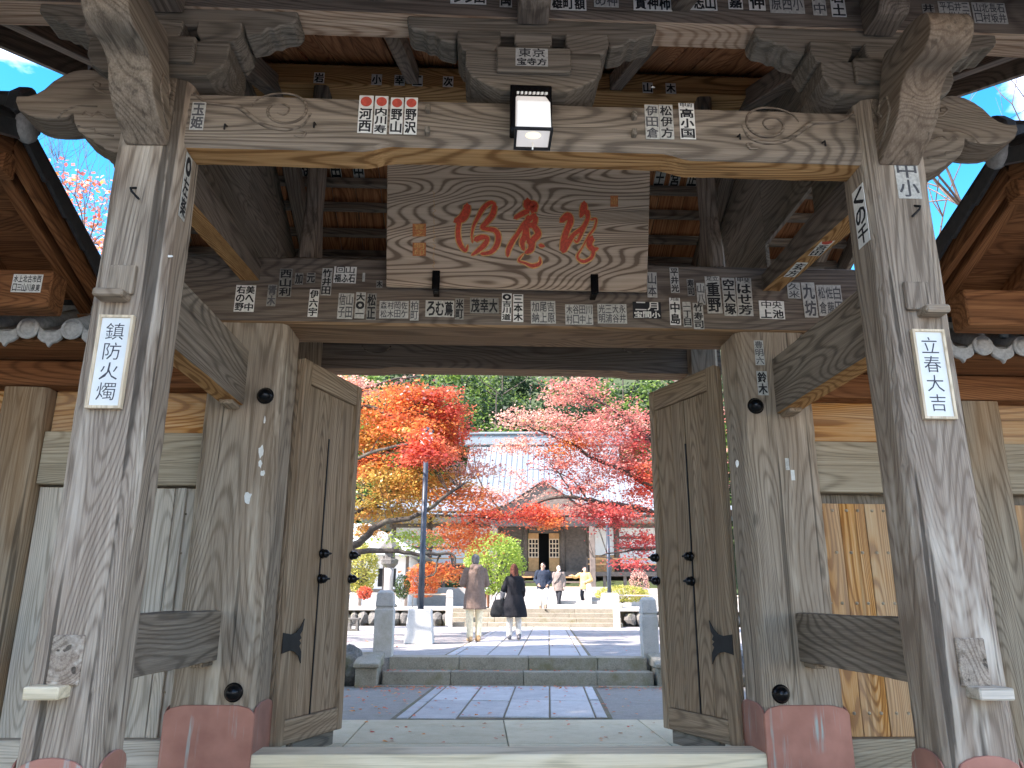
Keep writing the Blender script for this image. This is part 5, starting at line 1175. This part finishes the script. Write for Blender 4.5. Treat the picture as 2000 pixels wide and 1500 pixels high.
# rough retaining wall of the terrace on both sides of the stairs, with a pale coping
for sd, (xa, xb, lab) in enumerate(((-9.5,-1.05,'rough boulder retaining wall with pale coping beside the lime bush'),(4.55,12.5,'rough boulder retaining wall with pale coping under the red maple'))):
    r = root('retaining_wall', ((xa+xb)/2, 26.2, .33), lab, 'wall', 'terrace retaining walls')
    MB().box(xa, xb, 26.12, 26.42, .30, .80).build('core', M['earth'], r)
    MB().box(xa, xb, 25.88, 26.43, .80, .90).build('coping', M['granite'], r, bevel=.015)
    x = xa+.2; i = 0
    while x < xb-.1:
        w = random.uniform(.22,.38)
        bm = bmesh.new(); bmesh.ops.create_icosphere(bm, subdivisions=2, radius=1)
        for v in bm.verts:
            d = v.co.normalized(); f = 1+.3*noise.noise(d*1.7+Vector((x,i,0))); v.co = Vector((d.x*w*.62, d.y*.2, d.z*random.choice((.27,.24))))*f
        me = bpy.data.meshes.new('wall_stone'); bm.to_mesh(me); bm.free(); finish(me, 0)
        o = link_mesh('wall_stone', me, M['rock'], r); o.location = Vector((x+w*.5, 26.02, .54))-BASE[r.name]; x += w*1.05; i += 1
# bamboo rail fence on the terrace
fr = root('rail_fence', (1.0, 27.4, .86), 'thin pale bamboo rail fence along the terrace edge', 'fence')
for a, b in ((-6,-1.1),(4.7,9)):
    MB().tube([(a,27.4,1.32),(b,27.4,1.32)], .022, 8).build('rail', M['frame'], fr)
    for x in np.linspace(a, b, 5): MB().tube([(x,27.43,.85),(x,27.43,1.30)], .025, 8).build('post', M['granite'], fr)
def lamp_post(px, pb0, pb1, Y, zb, ybase, ytop, zbase_px, label, r):
    cx = aty(px, ybase, Y).x; w = (aty(pb1, ybase, Y).x - aty(pb0, ybase, Y).x)/2; zt = aty(px, ytop, Y).z; z1 = aty(px, zbase_px, Y).z
    t = root('lamp_post', (cx, Y+w, zb), label, 'lamp post', 'lamp posts in the court')
    m = MB(); k = .80; m.add([(cx-w,Y,zb),(cx+w,Y,zb),(cx+w,Y+2*w,zb),(cx-w,Y+2*w,zb),(cx-w*k,Y+w*(1-k),z1),(cx+w*k,Y+w*(1-k),z1),(cx+w*k,Y+w*(1+k),z1),(cx-w*k,Y+w*(1+k),z1)], [(3,2,1,0),(4,5,6,7),(0,1,5,4),(1,2,6,5),(2,3,7,6),(3,0,4,7)]); m.build('concrete_base', M['concrete'], t, 2, bevel=.015)
    MB().tube([(cx,Y+w,z1),(cx,Y+w,z1+.9),(cx,Y+w,z1+.92),(cx,Y+w,zt)], [r,r*.97,r*.93,r*.8], 16).build('pole', M['pole'], t, 2, smooth=True)
    MB().lathe([(r*1.2,0),(r*1.9,.04),(r*2.1,.18),(r*1.9,.30),(r*.6,.36)], (cx,Y+w,zt), 16).build('lamp_head', M['white'], t, smooth=True)
    MB().lathe([(r*2.3,0),(r*2.4,.03),(r*1.0,.09),(.01,.11)], (cx,Y+w,zt+.31), 16).build('lamp_hood', M['pole'], t, smooth=True)
lamp_post(817, 789, 846, 15.27, .335, 1256, 868, 1190, 'tall dark blue grey lamp post on tapered concrete base under the orange maple', .062)
lamp_post(1194, 1177, 1212, 26.9, .86, 1188, 1020, 1158, 'dark lamp post on concrete base on the terrace in front of the hall', .07)
# stone lantern
lc = aty(748, 1155, 25.5); Lx, Ly = lc.x, 26.95
sl_ = root('stone_lantern', (Lx, Ly, .86), 'tall old stone lantern with round cap among the shrubs on the terrace', 'stone lantern')
MB().lathe([(.34,0),(.34,.12),(.22,.2),(.19,.24)], (Lx,Ly,.86), 6).build('foot', M['rock'], sl_)
MB().lathe([(.17,.24),(.155,.6),(.155,1.0),(.165,1.32)], (Lx,Ly,.86), 14).build('shaft', M['granite'], sl_, smooth=True)
MB().lathe([(.17,1.32),(.30,1.45),(.32,1.58),(.26,1.62)], (Lx,Ly,.86), 6).build('middle_platform', M['rock'], sl_)
MB().lathe([(.19,1.62),(.19,1.95)], (Lx,Ly,.86), 6).build('fire_box', M['rock'], sl_); MB().lathe([(.42,1.95),(.40,2.0),(.24,2.16),(.12,2.26)], (Lx,Ly,.86), 6).build('cap', M['rock'], sl_); MB().lathe([(.09,2.26),(.12,2.36),(.08,2.46),(.01,2.55)], (Lx,Ly,.86), 12).build('finial', M['rock'], sl_, smooth=True)
# small stone shrine box and white stake by the left door edge
q = atz(690, 1232, .335); lb_ = root('low_lantern', (q.x, q.y, .335), 'small dark grey square stone lantern on the gravel by the boulders', 'stone lantern')
for (x0,x1,z0,z1,nm) in ((-.14,.14,0,.05,'base'),(-.17,.17,.28,.33,'cap')): MB().box(q.x+x0, q.x+x1, q.y-.14, q.y+.14, .335+z0, .335+z1).build(nm, M['rock'], lb_, bevel=.01)
for dx in (-.10, .10):
    for dy in (-.10, .10): MB().box(q.x+dx-.03, q.x+dx+.03, q.y+dy-.03, q.y+dy+.03, .385, .615).build('corner_post', M['rock'], lb_)
MB().box(q.x-.13, q.x+.13, q.y-.10, q.y+.10, .485, .515).build('shelf', M['rock'], lb_)
q = atz(672, 1235, .335); stk = root('marker_stake', (q.x, q.y, .335), 'slim white painted marker stake by the low stone lantern', 'stake'); MB().box(q.x-.022, q.x+.022, q.y-.022, q.y+.022, .335, .86).build('stake', M['white'], stk, bevel=.004); MB().box(q.x-.026, q.x+.026, q.y-.026, q.y+.026, .86, .885).build('cap', M['white'], stk, bevel=.006)
# fallen maple leaves
n = 520; lv = root('fallen_leaves', (.5, 11, 0), kind='stuff'); P = []
for i in range(n):
    u = random.random()
    if u < .32: P.append((random.uniform(-1.6,2.6), 11.22-abs(random.gauss(0,.22)), .014))
    elif u < .52: P.append((random.gauss(-1.2,.8), random.uniform(8.4,11.2), .012))
    elif u < .66: P.append((random.uniform(-1.3,2.3), random.uniform(11.44,11.66), .188))
    elif u < .74: P.append((random.uniform(-1.3,1.9), random.uniform(6.9,8.2), .006))
    elif u < .84: P.append((random.uniform(-1.0,2.3), random.uniform(8.4,11.0), .014))
    else: P.append((random.uniform(-3,4), random.uniform(12.0,20), .362))
cc = np.concatenate([palcols(n//2, 'redor'), palcols(n-n//2, 'orange')])
o = leafmesh('leaf_litter', np.array(P), .026, cc, lv, up=3.5)

# ------------------------------------------------------------------ people
def loft(m, rings, n=18):
    vs = []; fs = []
    for (cx, cy, z, rx, ry) in rings:
        for k in range(n):
            a = 2*math.pi*k/n; vs.append((cx+rx*math.cos(a), cy+ry*math.sin(a), z))
    for i in range(len(rings)-1):
        for k in range(n):
            k2 = (k+1) % n; fs.append((i*n+k, i*n+k2, (i+1)*n+k2, (i+1)*n+k))
    fs.append(list(range(n))[::-1]); fs.append([(len(rings)-1)*n+k for k in range(n)])
    return m.add(vs, fs)
def fused(m, vox, name, mat, parent, smooth=6, wrinkle=0):
    me = bpy.data.meshes.new('tmp'); me.from_pydata(m.v, [], m.f); o = bpy.data.objects.new('tmp', me); COL.objects.link(o)
    r = o.modifiers.new('r', 'REMESH'); r.mode = 'VOXEL'; r.voxel_size = vox
    s = o.modifiers.new('s', 'SMOOTH'); s.iterations = smooth; s.factor = .5
    dg = bpy.context.evaluated_depsgraph_get(); res = bpy.data.meshes.new_from_object(o.evaluated_get(dg)); bpy.data.objects.remove(o); bpy.data.meshes.remove(me)
    if wrinkle:
        n = len(res.vertices); co = np.empty(n*3, np.float32); res.vertices.foreach_get('co', co); co = co.reshape(-1,3); nm = np.empty(n*3, np.float32); res.vertices.foreach_get('normal', nm); nm = nm.reshape(-1,3)
        d = np.array([noise.noise(Vector((p[0]*9, p[1]*9, p[2]*5))) + .5*noise.noise(Vector((p[0]*22, p[1]*22, p[2]*9))) for p in co.tolist()], np.float32)
        res.vertices.foreach_set('co', (co + nm*(d*wrinkle)[:,None]).ravel())
    res.name = name; finish(res, 2); res.polygons.foreach_set('use_smooth', [True]*len(res.polygons))
    return link_mesh(name, res, mat, parent)
M['skin'] = plain('skin', (.55,.34,.25), .55, 0, .06, 8)
def hand(m, w, d, side, curl=.5):
    """palm and five bent fingers; w wrist, d pointing direction"""
    w, d = Vector(w), Vector(d).normalized(); x = Vector((side, 0, 0)); x = (x - d*x.dot(d)).normalized(); nrm = d.cross(x).normalized()
    lat = nrm; inn = -x
    m.capsule(w, w+d*.075, .026, .034)
    for i, (o, L) in enumerate(((-.028,.068),(-.010,.078),(.009,.074),(.027,.058))):
        b = w + d*.085 + lat*o; k = b + (d*math.cos(curl*.6)+inn*math.sin(curl*.6))*L*.5; e = k + (d*math.cos(curl*1.6)+inn*math.sin(curl*1.6))*L*.5
        m.capsule(b, k, .0098, .0092, 8); m.capsule(k, e, .0092, .008, 8)
    b = w + d*.03 + lat*-.03; k = b + (d*.6 - lat*.7 + inn*.3).normalized()*.04; e = k + (d*.9 - lat*.1 + inn*.35).normalized()*.03
    m.capsule(b, k, .012, .0105, 8); m.capsule(k, e, .0105, .009, 8)
def person(label, pos, rotz, H, J, outfit, group='visitors in the court'):
    """J: joints for a 1.70 m figure facing +y"""
    k = H/1.70; t = root('person', pos, label, 'person', group, rotz=rotz or 1e-4); t.scale = (k, k, k)
    g = dict(hL=(-.09,0,.92), hR=(.09,0,.92), kL=(-.10,.02,.50), kR=(.10,.02,.50), aL=(-.10,-.02,.09), aR=(.10,-.02,.09), sL=(-.185,0,1.38), sR=(.185,0,1.38), eL=(-.23,-.03,1.10), eR=(.23,-.03,1.10), wL=(-.22,.06,.86), wR=(.22,.06,.86), head=(0,.02,1.575), turn=0, dL=None, dR=None); g.update(J)
    V = {a: Vector(b) for a, b in g.items() if isinstance(b, tuple)}
    b = MB()
    loft(b, [(0,0,.86,.15,.10),(0,0,.98,.16,.105),(0,0,1.12,.145,.095),(0,.005,1.28,.17,.11),(0,0,1.38,.17,.10),(0,0,1.44,.10,.075),(0,.0,1.46,.055,.055)])
    b.capsule((0,0,1.42), V['head']+Vector((0,-.02,-.08)), .055, .055)
    tz = g['turn']; hd = V['head']; f = Vector((-math.sin(tz), math.cos(tz), 0)); sx = Vector((math.cos(tz), math.sin(tz), 0))
    b.ell(hd+Vector((0,0,.03)), .076, .094, .098, rotz=tz); b.ell(hd+f*.022-Vector((0,0,.045)), .058, .07, .07, rotz=tz)
    b.capsule(hd+f*.088+Vector((0,0,.012)), hd+f*.105-Vector((0,0,.022)), .010, .014, 8); b.capsule(hd+f*.078-Vector((0,0,.078)), hd+f*.07-Vector((0,0,.09)), .022, .02, 8)
    for s in (-1, 1): b.ell(hd+sx*s*.078-f*.008, .014, .022, .032, 8, 7, rotz=tz)
    for s in 'LR':
        b.capsule(V['s'+s], V['e'+s], .052, .042); b.capsule(V['e'+s], V['w'+s], .040, .027)
        b.capsule(V['h'+s], V['k'+s], .082, .055); b.capsule(V['k'+s], V['a'+s], .053, .036)
        hdir = Vector(g['d'+s]) if g['d'+s] else (V['w'+s]-V['e'+s])
        hand(b, V['w'+s], hdir, -1 if s == 'L' else 1)
        b.capsule(V['a'+s]+Vector((0,-.02,-.045)), V['a'+s]+Vector((0,.14,-.055)), .036, .03)
    body = fused(b, .0075, 'body', M['skin'], t, 4)
    # face
    e = MB()
    for s in (-1, 1): e.ell(hd+f*.083+sx*s*.031+Vector((0,0,.018)), .012, .008, .007, 8, 6, rotz=tz)
    e.build('eyes', M['ink'], body, smooth=True); MB().ell(hd+f*.086-Vector((0,0,.05)), .022, .008, .006, 8, 6, rotz=tz).build('mouth', outfit.get('lip', M['ink_r']), body, smooth=True)
    # trousers and shoes
    hem = outfit.get('hem', 0); tr = MB(); lw = outfit.get('leg', 1.0)
    loft(tr, [(0,0,.80,.15,.11),(0,0,.90,.168,.118),(0,0,1.0,.162,.112),(0,0,1.05,.15,.105)])
    for s in 'LR':
        a = V['a'+s]; a = V['k'+s].lerp(a, outfit.get('trlen', .97)); tr.capsule(V['h'+s], V['k'+s], .098*lw, .078*lw); tr.capsule(V['k'+s], a, .076*lw, .066*lw)
    fused(tr, .011, 'trousers', outfit['trousers'], t, 4, .006)
    for s in 'LR':
        sh = MB(); a = V['a'+s]; sh.capsule(a+Vector((0,-.04,-.047)), a+Vector((0,.10,-.052)), .046, .04); sh.capsule(a+Vector((0,.06,-.056)), a+Vector((0,.175,-.06)), .042, .032)
        sh.capsule(a+Vector((0,-.02,-.03)), a+Vector((0,-.01,outfit.get('boot', .02))), .05, .055)
        fused(sh, .010, 'shoe', outfit['shoes'], t, 3)
    # coat or jacket
    c = MB(); z0 = outfit['coat_hem']; fl = outfit.get('flare', 1.0); bk = outfit.get('bulk', 1.0)
    wz = [(0,0,1.45,.085,.075),(0,-.005,1.41,.165*bk,.112*bk),(0,0,1.32,.198*bk,.135*bk),(0,.0,1.15,.188*bk,.135*bk),(0,0,1.0,.192*bk,.142*bk),(0,0,.88,.205*bk*(.5+.5*fl),.152*bk*(.5+.5*fl)),(0,0,.70,.212*fl*bk,.16*fl*bk),(0,0,.55,.225*fl*bk,.17*fl*bk)]
    rings = [r for r in wz if r[2] > z0+.03] + [(0,0,z0,.19*fl*bk if z0 > .75 else wz[-1][3]*(1-.25*(z0-.5)), .14*fl*bk if z0 > .75 else wz[-1][4]*(1-.25*(z0-.5)))]
    loft(c, rings[::-1])
    for s in 'LR':
        w_ = V['e'+s].lerp(V['w'+s], outfit.get('sleeve', .97)); c.capsule(V['s'+s]+Vector((0,0,-.005)), V['e'+s], .076*bk, .066*bk); c.capsule(V['e'+s], w_, .064*bk, .052*bk)
    if outfit.get('hood'): c.capsule((-.075,-.075,1.445), (.075,-.075,1.445), .062, .062); c.capsule((0,-.11,1.40), (0,-.115,1.33), .075, .045); c.capsule((-.085,-.02,1.44), (-.06,.06,1.42), .045, .03); c.capsule((.085,-.02,1.44), (.06,.06,1.42), .045, .03)
    else: c.capsule((-.05,-.03,1.455), (.05,-.03,1.455), .055, .055); c.capsule((-.055,-.01,1.45), (-.04,.05,1.42), .035, .025); c.capsule((.055,-.01,1.45), (.04,.05,1.42), .035, .025)
    fused(c, .011, outfit.get('coatname', 'coat'), outfit['coat'], t, 4, outfit.get('wrinkle', .008))
    # hair
    h = MB(); hh = hd+Vector((0,0,.042)) - f*.014
    if outfit['hairlen'] >= 0:
        h.ell(hh, .083, .096, .095, rotz=tz); L = outfit['hairlen']
        h.ell(hd - f*.045 - Vector((0,0,.01)), .074, .055, .085, rotz=tz)
        if L > .05:
            h.capsule(hd-f*.045+sx*.045, hd-f*.06+sx*.06-Vector((0,0,L)), .055, .045); h.capsule(hd-f*.045-sx*.045, hd-f*.06-sx*.06-Vector((0,0,L)), .055, .045); h.capsule(hd-f*.06, hd-f*.085-Vector((0,0,L)), .06, .05)
        # keep the face clear: hair sits behind a plane through the brow
        ho = fused(h, .009, 'hair', outfit['hair'], t, 2, .007)
        me = ho.data; bm = bmesh.new(); bm.from_mesh(me)
        kill = [v for v in bm.verts if (v.co-hd).dot(f) > .028 and v.co.z < hd.z+.062]
        bmesh.ops.delete(bm, geom=kill, context='VERTS'); bm.to_mesh(me); bm.free()
    return t, V, body
K = {n: cloth(n+'_cloth', c) for n, c in dict(taupe=(.185,.135,.11), cream=(.76,.68,.48), black=(.014,.015,.018), beige=(.66,.60,.52), navy=(.025,.035,.055), white=(.70,.68,.63), greybrown=(.20,.165,.145), charcoal=(.03,.033,.038), yellow=(.60,.40,.17), lightblue=(.45,.55,.68), brown=(.16,.08,.05), grey=(.30,.29,.29)).items()}
HR = {n: cloth(n+'_hair', c, .35) for n, c in dict(silver=(.17,.165,.16), brown=(.10,.04,.028), dark=(.018,.015,.015), pale=(.42,.40,.38)).items()}
SHO = {n: plain(n+'_leather', c, .5, 0, .2, 20) for n, c in dict(tan=(.50,.31,.15), grey=(.10,.10,.11), black=(.015,.015,.016)).items()}
pm = atz(926, 1253, .352); pw = atz(1004, 1249, .352)
person('person seen from behind in a taupe hooded coat and cream trousers', pm, rad(14), 1.69, dict(eL=(-.26,.02,1.12), eR=(.25,.03,1.12), wL=(-.08,.24,1.10), wR=(.10,.23,1.06), sL=(-.172,0,1.37), sR=(.172,0,1.37), dL=(.8,.4,.1), dR=(-.8,.4,.1), aL=(-.09,-.01,.09), aR=(.08,.0,.09), turn=.1),
       dict(coat=K['taupe'], coat_hem=.62, hood=True, trousers=K['cream'], shoes=SHO['tan'], hair=HR['silver'], hairlen=0, flare=1.08, bulk=1.04))
t, V, bd = person('person seen from behind with shoulder length brown hair in a flared black coat', pw, rad(4), 1.54, dict(sL=(-.145,0,1.36), sR=(.145,0,1.36), eR=(.205,-.03,1.10), eL=(-.25,-.02,1.13), wL=(-.28,.10,.93), dL=(-.1,.25,-1), wR=(.22,.12,.95), aL=(-.11,-.02,.09), aR=(.11,-.02,.09), turn=-.15),
       dict(coat=K['black'], coat_hem=.50, trousers=K['beige'], shoes=SHO['grey'], hair=HR['brown'], hairlen=.20, flare=1.36, bulk=1.0, sleeve=.75))
cu = MB(); cu.capsule(V['eL'].lerp(V['wL'], .35), V['wL'], .068, .06); fused(cu, .011, 'patterned_cuff', K['grey'], t, 3, .012)
# handbag carried on the forearm
hb_ = pw + Vector((-.31, .03, 0)); bag = root('handbag', (hb_.x, hb_.y, .352), 'soft black handbag hanging from the forearm of the black coat', 'bag')
m = MB(); loft(m, [(hb_.x,hb_.y,.80,.17,.07),(hb_.x,hb_.y,.86,.20,.09),(hb_.x,hb_.y,1.0,.18,.08),(hb_.x,hb_.y,1.12,.13,.05),(hb_.x,hb_.y,1.16,.10,.03)])
for v in m.v: v.z -= .0
bo = MB(); bo.v = [v - BASE[bag.name] for v in m.v]; bo.f = m.f; bo.m = m.m
fused(bo, .012, 'bag_body', cloth('black_bag_leather', (.02,.022,.024)), bag, 3, .008)
MB().tube([(hb_.x-.10,hb_.y,1.13),(hb_.x-.07,hb_.y,1.26),(hb_.x,hb_.y,1.31),(hb_.x+.07,hb_.y,1.26),(hb_.x+.10,hb_.y,1.13)], .012, 6).build('strap', SHO['black'], bag, smooth=True)
p3 = atz(1061, 1193, .76); p3 = Vector((p3.x, 26.25, .752)); p3.x = aty(1061, 1190, 26.25).x
t, V, bd = person('person in dark navy padded jacket and sunglasses coming down the terrace stairs', p3, rad(176), 1.60, dict(kL=(-.09,.14,.53), aL=(-.08,.10,.16), kR=(.09,.02,.50), aR=(.10,-.10,.09), eL=(-.28,-.08,1.12), eR=(.28,-.08,1.12), wL=(-.18,.10,.96), wR=(.18,.10,.96), turn=-.35),
       dict(coat=K['navy'], coat_hem=.80, coatname='jacket', trousers=K['white'], trlen=.55, leg=1.2, shoes=SHO['black'], boot=.16, hair=HR['dark'], hairlen=0, bulk=1.12, wrinkle=.014))
hd = Vector((0,.02,1.575)); f = Vector((math.sin(.35), math.cos(.35), 0)); sx = Vector((math.cos(.35), -math.sin(.35), 0))
MB().ell(hd+f*.09+sx*.034+Vector((0,0,.018)), .03, .012, .02, 10, 7, rotz=-.35).ell(hd+f*.09-sx*.034+Vector((0,0,.018)), .03, .012, .02, 10, 7, rotz=-.35).build('sunglasses', SHO['black'], bd, smooth=True)
p4 = atz(1092, 1187, .862); p5 = atz(1143, 1187, .862)
t, V, bd = person('person in grey brown coat with shoulder strap and white mask on the terrace', p4, rad(172), 1.62, dict(kL=(-.04,.10,.50), aL=(.03,.12,.09), kR=(.05,-.02,.50), aR=(-.01,-.14,.10), turn=.3),
       dict(coat=K['greybrown'], coat_hem=.68, trousers=K['charcoal'], shoes=SHO['black'], hair=HR['pale'], hairlen=0, bulk=1.1))
f = Vector((-math.sin(.3), math.cos(.3), 0)); MB().ell(Vector((0,.02,1.535))+f*.075, .058, .035, .048, 12, 8, rotz=.3).build('face_mask', M['white'], bd, smooth=True)
MB().tube([(-.14,.10,1.40),(-.05,.165,1.25),(.08,.18,1.08),(.20,.12,.95)], .018, 6).build('shoulder_strap', SHO['black'], bd, smooth=True)
t, V, bd = person('person in mustard yellow jacket and black trousers stretching out one arm', p5, rad(165), 1.62, dict(kL=(-.14,.03,.50), aL=(-.20,-.02,.09), kR=(.12,.06,.52), aR=(.06,-.03,.09), eR=(.38,.16,1.25), wR=(.52,.30,1.30), dR=(.8,.5,.0), eL=(-.30,.02,1.14), wL=(-.10,.20,1.05), dL=(.9,.3,0), turn=.7),
       dict(coat=K['yellow'], coat_hem=.76, coatname='jacket', trousers=K['charcoal'], shoes=SHO['black'], hair=HR['dark'], hairlen=.10, bulk=1.15, wrinkle=.012))
sh = MB(); loft(sh, [(0,0,.70,.17,.125),(0,0,.80,.175,.13),(0,0,.9,.17,.125)]); fused(sh, .012, 'shirt_hem', K['white'], t, 3, .006)
p6 = Vector((aty(950, 1180, 28.2).x, 28.2, .862))
person('small person in light blue top and brown trousers half hidden behind the taupe coat', p6, rad(150), 1.18, dict(eL=(-.26,.06,1.14), wL=(-.2,.2,1.0)), dict(coat=K['lightblue'], coat_hem=.84, coatname='jacket', trousers=K['brown'], shoes=SHO['black'], hair=HR['dark'], hairlen=.02, bulk=1.05))
